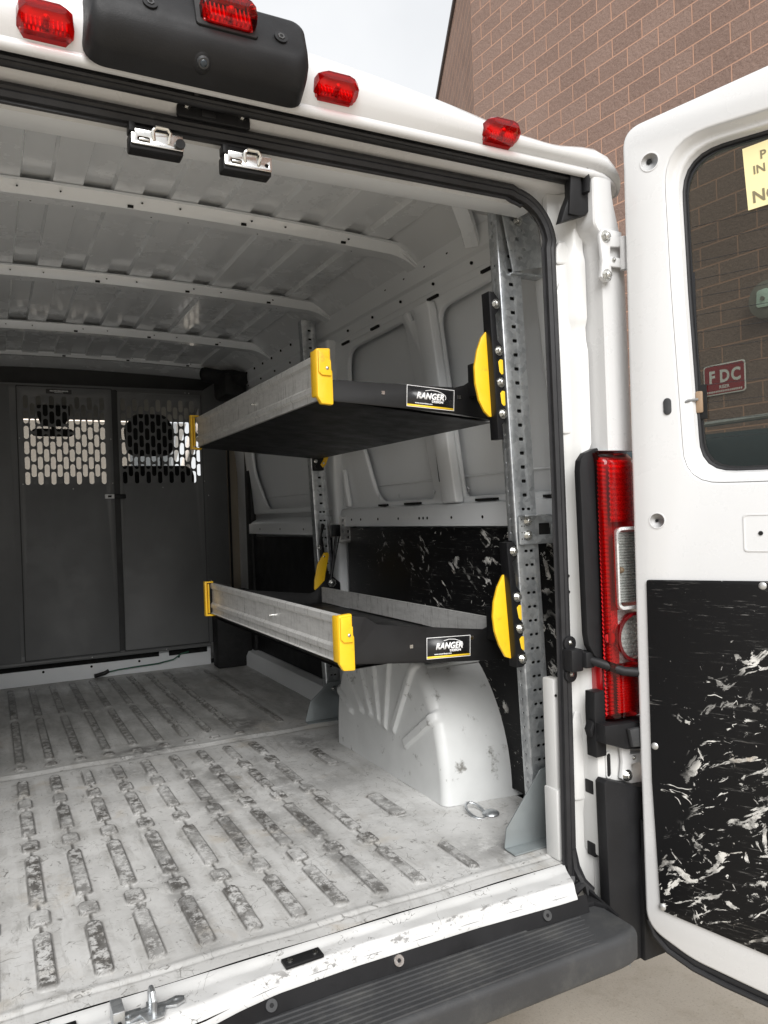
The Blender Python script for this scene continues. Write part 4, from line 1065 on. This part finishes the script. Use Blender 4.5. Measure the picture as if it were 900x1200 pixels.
# ================================================================== PARTITION
par=thing('cab_partition','dark grey steel partition with perforated upper panels closing off the cab','partition',(0,2.73,.0))
def perf(x0,nx,px,z0,nz,pz,w,h,skip=lambda i,j:False):
    hs=[]
    for i in range(nx):
        for j in range(nz):
            zz=z0+pz*j+(pz/2 if i%2 else 0)
            if skip(i,j): continue
            hs.append(slot(x0+px*i,zz,w,h,4))
    return hs
PY=2.73
b=B(); b.plate(rr(-.180,.256,.124,1.444,.004),[rr(-.176,.252,.128,1.440,.004)],.001,XZ(PY-.0035),0,1); b.plate(rr(-.176,.252,.128,1.440,.004),perf(-.140,13,.0288,.998,6,.0735,.0225,.062,lambda i,j:i%2 and j==5),.003,XZ(PY-.006),.0006)
ld=b.build('partition_door',['partition_grey','partition_dark'],par)
b=B(); b.plate(rr(.276,.704,.124,1.434,.004),[rr(.280,.700,.128,1.430,.004)],.001,XZ(PY-.0045),0,1); b.plate(rr(.280,.700,.128,1.430,.004),perf(.306,14,.0288,.998,6,.0735,.0225,.062,lambda i,j:i%2 and j==5),.003,XZ(PY-.010),.0006)
b.box(.283,.70,PY-.016,PY-.006,1.424,1.432,.001)
rd=b.build('partition_door',['partition_grey','partition_dark'],par)
b=B(); b.plate([(-.90,.112),(.716,.118),(.716,1.455),(-.90,1.448)],[rr(-.150,.232,.150,1.42,.004),rr(.296,.690,.150,1.415,.004)],.004,XZ(PY+.002),.0006)
b.plate([(-.90,.128),(-.196,.128),(-.210,1.440),(-.90,1.440)],[],.003,XZ(PY-.004),.0006)
b.plate([(.253,.128),(.279,.128),(.279,1.44),(.253,1.44)],[],.003,XZ(PY+.0),0,1)
b.box(-.90,.716,PY-.010,PY-.001,.104,.120,.002)
b.plate([(0,.120),(.135,.150),(.135,1.54),(.0,1.455)],[],.004,FR((.716,PY,0),(.93,.36,0),(0,0,1)),.0008)
b.box(-.90,.86,PY+.06,PY+.066,1.44,1.60,0,1)
b.box(-.9,.72,PY-.004,PY+.066,1.449,1.455,.001)
for x,z in ((-.17,1.19),(.243,1.19),(.291,1.19),(.706,.975),(.06,.945),(.49,.945),(-.162,.97),(.245,.97),(.12,.112),(.48,.112),(.725,.45),(.725,.9),(.62,1.436),(.64,1.436)):
    b.dome((x,PY-.0115,z),(0,-1,0),.0036,.002,seg=10,mat=2)
b.build('partition_frame',['partition_grey','partition_dark','bolt_steel'],par)
b=B(); b.box(.205,.250,PY-.022,PY-.010,.893,.915,.003,1); b.box(.248,.305,PY-.024,PY-.012,.892,.914,.005); b.box(.218,.236,PY-.0235,PY-.0215,.899,.909,.001,0)
b.build('door_latch',['black_plastic','sticker_white'],par)
b=B(); b.plate(rr(-.048,.068,1.408,1.430,.003),[],.002,XZ(PY-.0085),0)
for k in range(14): b.box(-.030+.006*k,-.0262+.006*k,PY-.0102,PY-.0096,1.419,1.4245,0,1)
b.box(-.010,.03,PY-.0102,PY-.0096,1.413,1.4145,0,1)
b.build('maker_plate',['sticker_black','sticker_white'],par)

# ================================================================== SHELVING RACK
rack=thing('van_shelving_rack','two tier shelving rack with black trays and yellow end caps above the wheel arch','shelving rack',(.6,.75,0))
LEAN=.037
def upright(y,z0,z1,x0,w,flange=.030,mir=False):
    """C channel: web faces -Y, flange faces -X, leaning with the wall"""
    b=B()
    L=math.hypot(1,LEAN)
    f=FR((x0,y,0),(1,0,0),(-LEAN,0,1)); f=Matrix(((1,-LEAN,0,x0),(0,0,-1,y),(0,1,0,0),(0,0,0,1)))
    n=int((z1-z0)/.0327)
    hs=[]
    for k in range(1,n):
        z=z0+.0327*k
        if z>.80: hs.append(rr(w*.52-.0065,w*.52+.0065,z-.004,z+.004,.0025,2))
        else: hs+= [rr(w*.33,w*.33+.0105,z-.0032,z+.0032,.003,2),rr(w*.58,w*.58+.0105,z-.0032,z+.0032,.003,2)]
    b.plate(rr(.003,w,z0,z1,.001,1),hs,.003,f,.0004)
    b.plate(rr(.006,w-.002,z0,z1,.001,1),[],.001,f@Matrix.Translation((0,0,-.006)),0,1)  # added black sheet darkens the channel behind the holes, where only shade lies
    f2=Matrix(((0,-LEAN,-1,x0+.0015),(1,0,0,y),(0,1,0,0),(0,0,0,1)))
    b.plate(rr(.002,flange,z0,z1,.001,1),[circ(flange*.55,z0+.0327*k+.012,.003,8) for k in range(1,n)],.003,f2,.0004)
    b.sweep([(.0035*math.cos(a),.0035*math.sin(a)) for a in (0,.8,1.6,2.4,3.14,3.9,4.7,5.5)],[(x0-LEAN*z+.0025,y+.0012,z) for z in lin(z0,z1,8)],up=(0,1,0))
    f3=Matrix(((0,-LEAN,-1,x0+w),(1,0,0,y),(0,1,0,0),(0,0,0,1)))
    b.plate(rr(.002,flange,z0,z1,.001,1),[],.003,f3,.0004)
    return b
u1=upright(.130,.05,1.485,.802,.062).build('upright',['galvanised','hole_black'],rack,smooth=30)
u2=upright(1.385,.0,1.51,.812,.058,.034).build('upright',['galvanised','hole_black'],rack,smooth=30)
# foot gussets
b=B(); b.plate(poly_round([(.700,.004),(.707,.048),(.808,.163),(.829,.168),(.872,.17),(.872,.0),(.82,.0)],.004),[],.004,XZ(.113),.0008); b.box(.702,.87,.075,.113,.001,.0045,.001)
b.bolt((.838,.110,.145),(0,-1,0),.007,.006,1); b.bolt((.845,.110,.06),(0,-1,0),.006,.005,1)
b.build('foot_gusset',['galv_plate','bolt_steel'],rack)
b=B(); b.plate(poly_round([(.712,.004),(.736,.078),(.812,.140),(.865,.140),(.865,.0)],.006),[],.004,XZ(1.374),.0008); b.box(.715,.865,1.34,1.374,.001,.0045,.001)
b.bolt((.83,1.371,.115),(0,-1,0),.006,.005,1)
b.build('foot_gusset',['galv_plate','bolt_steel'],rack)
# top gusset, mid brackets
b=B(); b.plate(poly_round([(.752,1.480),(.80,1.478),(.858,1.440),(.876,1.340),(.785,1.318)],.003),[slot(.79+.018*(k%2)+.008*(k//2),1.44-.022*k,.012,.008) for k in range(5)],.004,XZ(.118),.0008)
b.box(.785,.876,.118,.150,1.316,1.320,.001)
for x,z in ((.777,1.462),(.800,1.438)): b.bolt((x,.115,z),(0,-1,0),.008,.008,1)
b.build('top_gusset',['galvanised','bolt_steel'],rack)
b=B(); b.plate(rr(.778,.90,.687,.756,.003),[rr(.835,.87,.708,.735,.002)],.004,XZ(.121),.0008)
b.box(.778,.90,.095,.123,.752,.756,.001); b.box(.835,.87,.124,.13,.708,.735,0,2)
for z in (.742,.708): b.bolt((.802,.118,z),(0,-1,0),.008,.008,1)
for x in (.785,.792): 
    for z in (.70,.715,.73,.745): b.cyl((x-.0,.1185,z),(x,.1178,z),.0015,seg=6,mat=2)
b.build('side_bracket',['galvanised','bolt_steel','hole_black'],rack)
b=B(); b.plate(rr(.872,.945,.668,.765,.004),[rr(.884+.020*i,.893+.020*i,.680+.022*j,.690+.022*j,.002,2) for i in range(3) for j in range(4)],.003,XZ(1.36),.0006)
b.box(.86,.945,1.36,1.39,.664,.668,.001); b.build('side_bracket','aluminium_plate',rack)

def shelf(z_lip0,z_lip1,xl,tray,upper):
    """front lip at xl between heights; tray height"""
    ya,yb=.235,1.365; xb=.795
    b=B()
    # tray pan, sloping slightly
    b.grid(lambda x,y:(x,y,tray[0]+(tray[1]-tray[0])*(x-xl)/(xb-xl)),[xl+.006,xb],lin(ya,yb,6))
    b.grid(lambda x,y:(x,y,tray[0]-.006+(tray[1]-tray[0])*(x-xl)/(xb-xl)),[xl+.006,xb],lin(ya,yb,6))
    if upper:
        endp=[(xl+.01,1.022),(xl+.01,1.075),(.37,1.069),(.62,1.066),(.69,1.066),(.715,1.072),(.755,1.095),(.805,1.11),(.805,.985),(.78,.992),(.68,1.004)]
    else:
        endp=[(xl+.01,.440),(xl+.01,.548),(.43,.541),(.46,.521),(.52,.512),(.69,.489),(.745,.482),(.765,.488),(.79,.515),(.832,.52),(.832,.402),(.80,.402),(.60,.418)]
    for yy in (ya,yb): b.plate(poly_round(endp,.004,3),[],.003,XZ(yy),.0006)
    b.box(xl+.01,xb+.02,ya-.001,ya+.022,(1.0 if upper else .404),(1.003 if upper else .407),0,0) if False else None
    sh=b.build('shelf','tray_black',rack,smooth=30)
    # front lip extrusion
    b=B(); zz0,zz1=z_lip0,z_lip1; H_=zz1-zz0
    prof=[(0,0),(.006,.002),(.006,H_*.16),(.000,H_*.20),(.000,H_*.30),(.007,H_*.36),(.007,H_*.78),(.001,H_*.84),(.001,H_*.96),(.006,H_),(.011,H_),(.012,H_*.85),(.012,H_*.1),(.010,0)]
    P=[(-a,c) for a,c in prof]
    b.sweep([(a,c) for a,c in prof],[(xl,ya-.002,zz0),(xl,.6,zz0),(xl,1.0,zz0),(xl,yb+.002,zz0)])
    b.cyl((xl+.0075,.72,zz0+H_*.55),(xl-.004,.72,zz0+H_*.55),.003,seg=8,mat=1)
    b.build('front_lip',['worn_aluminium','bolt_steel'],sh,smooth=25)
    # back lip
    b=B(); h=.055 if not upper else .05; zb=tray[1]+.004
    b.sweep([(0,0),(.003,0),(.003,h*.3),(.0,h*.36),(.0,h*.8),(.004,h*.86),(.004,h),(-.004,h),(-.004,0)],[(xb-.006,ya+.02,zb),(xb-.006,yb-.02,zb)])
    b.build('back_lip','worn_aluminium',sh,smooth=25)
    # end caps
    for yy,sg in ((ya,-1),(yb,1)):
        b=B(); z0c,z1c=zz0-.004,zz1+.005; hh=z1c-z0c
        if sg<0:
            oc=poly_round([(-.013,z0c+.006),(-.004,z0c-.009),(.024,z0c-.011),(.024,z0c+hh*.55),(.020,z0c+hh*.62),(.020,z1c),(-.013,z1c-.002)],.004,4)
            b.plate([(xl+x,z) for x,z in oc],[],.016,XZ(yy-.008),.003)
            b.plate([(xl+x*.8,z0c+hh*.50+(z-z0c)*.45) for x,z in oc],[],.006,XZ(yy-.018),.002)
            b.box(xl-.014,xl-.005,yy-.014,yy+.020,z0c+.008,z1c-.004,.003)
            b.dome((xl+.009,yy-.0215,z0c+hh*.60),(0,-1,0),.0040,.002,mat=1)
        else:
            b.plate([(xl-.020,z0c-.004),(xl+.014,z0c-.006),(xl+.018,z0c-.001),(xl-.013,z0c+.003),(xl-.013,z1c-.004),(xl+.010,z1c-.004),(xl+.010,z1c+.001),(xl-.020,z1c+.001)],[],.022,XZ(yy+.004),.001)
            b.plate([(xl-.011,z0c+.006),(xl-.006,z0c+.006),(xl-.006,z1c-.007),(xl-.011,z1c-.007)],[],.026,XZ(yy+.0),.001)
        b.build('end_cap',['yellow_plastic','bolt_steel'],sh)
    # curved yellow guard at the rear
    if upper: g_=[(.784,1.212),(.762,1.188),(.748,1.155),(.739,1.115),(.740,1.075),(.749,1.035),(.764,1.008),(.778,.996),(.793,.996),(.795,1.03),(.792,1.118),(.787,1.18)]; bolts=[(.790,1.266),(.795,1.153),(.797,1.077),(.800,1.001)]; z0b,z1b=.94,1.295; lx=lambda z:.792-.037*(z-1.1)
    else: g_=[(.817,.622),(.800,.608),(.783,.580),(.771,.545),(.767,.510),(.771,.475),(.783,.440),(.800,.410),(.822,.402),(.830,.415),(.829,.50),(.826,.57)]; bolts=[(.812,.668),(.820,.556),(.825,.479),(.831,.405)]; z0b,z1b=.385,.69; lx=lambda z:.820-.06*(z-.55)
    b=B(); b.plate([(-.31+(x+.31)*.952,.77+(z-.77)*.952) for x,z in poly_round(g_,.006,3)],[],.008,XZ(.150),.0015); b.build('curved_guard','yellow_plastic',sh)
    kx=lambda x:-.31+(x+.31)*.951
    kz=lambda z:.77+(z-.77)*.951
    b=B(); 
    ol=[(lx(z0b)-.012,z0b),(lx(z1b)-.012,z1b)]
    right=[]
    zc=sorted([z for _,z in bolts],reverse=True)
    right.append((lx(z1b)+.004,z1b))
    for z in zc: right+=[(lx(z)+.004,z+.026),(lx(z)+.016,z+.013),(lx(z)+.016,z-.013),(lx(z)+.004,z-.026)]
    right=[q for q in right if q[1]>=z0b]
    right.append((lx(z0b)+.004,z0b))
    b.plate([(kx(x),kz(z)) for x,z in ol+right],[],.030,XZ(.140),.001); zm=(sum(z for _,z in g_)/len(g_)); b.box(kx(lx(zm))-.010,kx(lx(zm))+.0,.15,.236,zm-.05,zm+.03,.002)
    b.build('mount_plate','black_powder',sh)
    for x,z in bolts:
        b=B(); b.bolt((kx(lx(z)+.006),.1245,kz(z)),(0,-1,0),.0075,.008); b.build('mount_bolt','bolt_steel',sh)
    for za,zb_ in zip(zc,zc[1:]):
        if za-zb_>.09: continue
        b=B(); b.plate(rr(kx(lx(za)+.004),kx(lx(za)+.018),kz(zb_+.020),kz(za-.020),.003),[],.003,XZ(.127),.0005); b.build('latch_plate','sticker_yellow',sh)
    # far end fittings
    if upper: fp=[(.800,.962),(.829,1.010),(.842,1.012),(.822,.962),(.81,.95)]
    else: fp=[(.758,.492),(.760,.53),(.774,.590),(.803,.632),(.818,.632),(.822,.622),(.806,.560),(.800,.528),(.775,.505)]
    b=B(); b.plate(poly_round(fp,.004,3),[],.008,XZ(1.352),.0015); b.dome((fp[3][0]-.002 if not upper else .812,1.347,(.618 if not upper else .968)),(0,-1,0),.004,.002,mat=1); b.build('curved_guard',['yellow_plastic','bolt_steel'],sh)
    b=B()
    if upper:
        b.box(.775,.815,1.350,1.372,.94,1.0,.004); b.cyl((.785,1.345,.955),(.785,1.36,.955),.008)
    else:
        b.plate(poly_round([(.795,.48),(.868,.48),(.868,.515),(.82,.555),(.80,.70),(.815,.735),(.80,.745),(.79,.66)],.006),[],.008,XZ(1.362),.001)
        b.box(.84,.872,1.345,1.375,.69,.735,.004)
        b.tube([(.856,1.352,.70),(.824,1.350,.52)],.005); b.tube([(.87,1.352,.70),(.826,1.350,.52)],.003)
    b.build('mount_plate','black_powder',sh)
    for p_,r_ in (((.828,1.345,.517),.011),((.782,1.345,.652),.006)) if not upper else (((.779,1.345,.975),.005),):
        b=B(); b.bolt(p_,(0,-1,0),r_,.006); b.build('mount_bolt','bolt_steel',sh)
    # sticker
    sx0,sx1=(.554,.683) if upper else (.584,.705)
    if upper: c0=Vector((sx0,0,1.0165)); c1=Vector((sx1,0,1.0085)); hgt=.050
    else: c0=Vector((sx0,0,.4275)); c1=Vector((sx1,0,.4225)); hgt=.050
    ux=(c1-c0); W=ux.length; f=FR((c0.x,ya-.0032,c0.z),ux,(0,0,1) if False else Vector((-ux.z,0,ux.x)))
    b=B()
    b.plate([(0,0),(W,0),(W,hgt),(0,hgt)],[],.0008,f,0,0)
    b.plate([(0,0),(W,0),(W,hgt),(0,hgt)],[[(.0012,.0012),(W-.0012,.0012),(W-.0012,hgt-.0012),(.0012,hgt-.0012)]],.0012,f,0,1)
    b.plate([(.0012,.0012),(W-.0012,.0012),(W-.0012,.006),(.0012,.006)],[],.0014,f,0,2)
    g=f@Matrix.Translation((0,0,.0007))
    b.text('RANGER',.0205,g@Matrix.Translation((W*.20,.0215,0)),1,shear=.25,bold=.0009,sx=.93)
    b.text('DESIGN',.0072,g@Matrix.Translation((W*.52,.0145,0)),1,bold=.0003,sx=1.25)
    b.text('www.rangerdesign.com',.0050,g@Matrix.Translation((W*.17,.0088,0)),1,bold=.0001)
    sw=[(W*.38,.0405),(W*.50,.0435),(W*.64,.0425),(W*.74,.0385),(W*.80,.0345),(W*.82,.029),(W*.805,.024)]
    b.sweep([(-.0007,0),(0,.0006),(.0007,0)],[g@Vector((x,y,0)) for x,y in sw],up=-Vector((0,1,0)),closed=False,mat=1)
    st_=b.build('shelf_sticker',['sticker_black','sticker_white','sticker_yellow'],sh,smooth=0,recalc=True)
    for x,z in (((.495,1.045),(.70,1.043)) if upper else ((.545,.462),(.712,.465))):
        b=B(); b.box(x-.004,x+.004,ya-.0036,ya-.002,z-.004,z+.004); b.build('shelf_rivet','bolt_steel',sh)
    return sh
s1=shelf(.442,.548,.372,(.432,.445),False); s1['label']='lower black tray with aluminium lips'
s2=shelf(1.026,1.130,.342,(1.030,.990),True); s2['label']='upper black tray seen from below'

# ================================================================== OUTSIDE
# ground
me=bpy.data.meshes.new('ground'); me.from_pydata([(-300,-300,GZ),(300,-300,GZ),(300,300,GZ),(-300,300,GZ)],[],[(0,1,2,3)]); me.materials.append(MATS['concrete_ground'])
gr=bpy.data.objects.new('ground',me); COL.objects.link(gr); gr['kind']='structure'
# block building on the right
WP=Vector((5.97,5.43,0)); wd=Vector((math.sin(R(-4.3)),math.cos(R(-4.3)),0))
corner=WP+wd*2.03; wd2=Vector((math.sin(R(25.6)),math.cos(R(25.6)),0)); TOPZ=8.72
bld=thing('block_building','tall building of reddish brown split face block beside the van','building',(corner.x,corner.y,GZ))
def wallseg(p0,d,L,name='wall',t=.3):
    # local: x along, z up, thickness to the right side (away from van)
    b=B(); b.box(0,L,0,t,0,TOPZ-GZ)
    o=b.build(name,'split_block')
    ang=math.atan2(d.y,d.x); o.location=(p0.x,p0.y,GZ); o.rotation_euler=(0,0,ang)
    M=Matrix.LocRotScale(o.location,o.rotation_euler,o.scale)
    o.parent=bld; o.matrix_parent_inverse=Matrix.LocRotScale(bld.location,bld.rotation_euler,bld.scale).inverted()
    return o
wallseg(corner,-wd,30,t=.3)
wallseg(corner+wd2*14,-wd2,13.99,t=.28)
b=B(); 
for p0,d,L in ((corner,-wd,30),(corner,wd2,14)):
    n=Vector((-d.y,d.x,0)); n=n if n.x<0 else -n
    b.box(-.02,L,-.02,.34,0,.10,.01,0,FR((p0.x+n.x*.02,p0.y+n.y*.02,TOPZ),d,-n,(0,0,1)))
b.build('coping','coping_dark',bld)
# FDC sign on the wall
def onwall(s,z): p=WP-wd*s; return Vector((p.x,p.y,z))
nwl=Vector((-wd.y,wd.x,0)); nwl=nwl if nwl.x<0 else -nwl
sp=onwall(1.645,1.967)
SF=FR(sp+nwl*.012,-wd,(0,0,1),nwl)
b=B()
b.plate(rr(-.225,.225,-.150,.150,.03),[],.006,SF,.001,1)
b.plate(rr(-.212,.212,-.137,.137,.024),[],.004,SF@Matrix.Translation((0,0,.003)),0,0)
for ch_,x_ in (('F',-.165),('D',-.048),('C',.075)): b.text(ch_,.165,SF@Matrix.Translation((x_,-.028,.0055)),1,bold=.006,sx=.88)
b.text('RISER',.045,SF@Matrix.Translation((0,-.090,.0055)),1,bold=.001,align='CENTER')
for k in range(20): b.box(-.19+.0192*k,-.178+.0192*k,-.125,-.107,.005,.006,0,1,SF)
fs=b.build('fdc_sign',['sign_red','sign_white']); T(fs,'dark red FDC sign with white letters and rim on the block wall','sign')
bp_=onwall(2.15,2.60)
b=B(); b.cyl(bp_,bp_+nwl*.10,.19,.17,seg=40); b.cyl(bp_+nwl*.10,bp_+nwl*.125,.17,.11,seg=40); 
b.plate(poly_round([(-.07,-.07),(.05,-.08),(.085,.0),(.04,.09),(-.06,.08)],.03),[],.02,FR(bp_+nwl*.135,-wd,(0,0,1),nwl),.004,1); b.cyl(bp_+nwl*.14,bp_+nwl*.16,.02,mat=0)
bl=b.build('alarm_bell',['bell_grey','bell_mint']); T(bl,'round grey fire alarm gong on the wall above the FDC sign','alarm bell')
# pale building ahead
b=B(); b.box(-14,4.2,27,35,GZ,7.5); pb=thing('pale_building','pale stucco building far ahead, glimpsed through the partition holes','building',(-5,27,GZ)); b.build('wall','pale_stucco',pb)
for x in (-11,-8.5,-6):
    b=B(); b.box(x-.6,x+.6,26.97,27.01,4.6,6.2,.01); b.box(x-.65,x+.65,26.9,27.0,4.5,4.6,.01,1); b.build('window',['window_dark','pale_stucco'],pb)
# parked dark car between van and wall
suv=thing('parked_car','dark teal car seen through the tinted window of the open rear door','car',(3.6,1.6,GZ))
def carp(w,sec):
    # side profile (y along car, z), width scale by z
    pass
b=B()
prof=[(-.75,.25),(-.80,.60),(-.74,.86),(-.55,1.05),(-.30,1.55),(-.10,1.63),(1.5,1.66),(2.2,1.58),(2.85,1.10),(3.75,.95),(3.95,.75),(3.98,.30),(3.6,.22),(-.4,.22)]
pr2=poly_round(prof,.08,3)
def cw_(z): return .90-.16*sst(1.0,1.66,z)
lay=[b.bm.verts.new((3.60+s_*cw_(z),y,z+GZ)) for s_ in (-1,1) for y,z in pr2]
n=len(pr2)
for i in range(n): b.bm.faces.new((lay[i],lay[(i+1)%n],lay[n+(i+1)%n],lay[n+i]))
b.bm.faces.new(lay[:n]); b.bm.faces.new(lay[n:][::-1])
b.build('body','suv_paint',suv,smooth=30)
for s_ in (-1,1):
    for y0,y1,y2,y3 in ((-.42,.45,.42,-.22),(.52,1.35,1.33,.50),(1.42,2.45,2.05,1.40)):
        b=B(); vs=[b.bm.verts.new((3.60+s_*(cw_(z)+.006),y,z+GZ)) for y,z in ((y0,1.10),(y1,1.10),(y2,1.54),(y3,1.54))]; vi=[b.bm.verts.new(v.co-Vector((s_*.02,0,0))) for v in vs]
        b.bm.faces.new(vs); 
        for i in range(4): b.bm.faces.new((vs[i],vs[(i+1)%4],vi[(i+1)%4],vi[i]))
        b.build('side_window','window_dark',suv)
    b=B(); b.tube([(3.60+s_*.70,-.1,1.66+GZ+.03),(3.60+s_*.70,.1,1.66+GZ+.05),(3.60+s_*.70,1.6,1.66+GZ+.05),(3.60+s_*.70,1.9,1.64+GZ+.02)],.014); b.build('roof_bar','aluminium_plate',suv)
    for y in (.05,3.1):
        b=B(); b.cyl((3.60+s_*.70,y,.34+GZ),(3.60+s_*.915,y,.34+GZ),.34,seg=36); w=b.build('wheel','tyre',suv)
        b=B(); b.cyl((3.60+s_*.916,y,.34+GZ),(3.60+s_*.925,y,.34+GZ),.22,seg=30); b.build('rim','aluminium_plate',w)
b=B(); b.grid(lambda x,t:(3.60+x*(.82-.10*t),2.83-.60*t,1.13+GZ+.44*t),[-1,1],[0,1]); b.map(lambda c:c+Vector((0,.012,.012))); b.build('windscreen','window_dark',suv)

# ================================================================== WORLD, SUN, CAMERA
w=bpy.data.worlds.new('World'); SC.world=w; w.use_nodes=True; nt=w.node_tree; nt.nodes.clear()
out=N(nt,'ShaderNodeOutputWorld'); bg=N(nt,'ShaderNodeBackground'); sky=N(nt,'ShaderNodeTexSky'); sky.sky_type='NISHITA'; sky.sun_disc=False
SE,SA=R(38),R(198)     # azimuth measured clockwise from +Y
sky.sun_elevation=SE; sky.sun_rotation=SA; sky.dust_density=3
tc=N(nt,'ShaderNodeTexCoord')
n1=N(nt,'ShaderNodeTexNoise'); n1.inputs['Scale'].default_value=2.2; n1.inputs['Detail'].default_value=6; lk(nt,tc.outputs['Generated'],n1.inputs['Vector'])
cl=ramp(nt,n1.outputs['Fac'],[(.32,(4.9,5.0,5.12)),(.62,(6.0,6.05,6.1))])
mx=mixc(nt,.93,sky.outputs[0],cl); lk(nt,mx,bg.inputs[0]); bg.inputs[1].default_value=.10
lk(nt,bg.outputs[0],out.inputs[0])
sd=bpy.data.lights.new('sun','SUN'); sd.energy=2.5; sd.angle=R(42); sd.color=(1,.99,.975)
so=bpy.data.objects.new('sun',sd); COL.objects.link(so)
sv=Vector((math.sin(SA)*math.cos(SE),math.cos(SA)*math.cos(SE),math.sin(SE)))
so.rotation_euler=sv.to_track_quat('Z','Y').to_euler(); so.location=sv*20
cam=bpy.data.cameras.new('camera'); co=bpy.data.objects.new('camera',cam); COL.objects.link(co); SC.camera=co
TH=R(27.2); RO=.035
rt=Vector((math.cos(TH),-math.sin(TH),0)); up=Vector((0,0,1)); fw=Vector((math.sin(TH),math.cos(TH),0))
cx=rt*math.cos(RO)-up*math.sin(RO); cy=rt*math.sin(RO)+up*math.cos(RO); cz=-fw
co.matrix_world=Matrix(((cx.x,cy.x,cz.x,-.31),(cx.y,cy.y,cz.y,-1.317),(cx.z,cy.z,cz.z,.77),(0,0,0,1)))
cam.sensor_fit='VERTICAL'; cam.sensor_height=36; cam.lens=27; cam.shift_y=2/1200; cam.clip_start=.02; cam.clip_end=2000
SC.view_settings.view_transform='Standard'; SC.view_settings.look='None'; SC.view_settings.exposure=0.78; SC.view_settings.gamma=1
SC.render.resolution_x=768; SC.render.resolution_y=1024
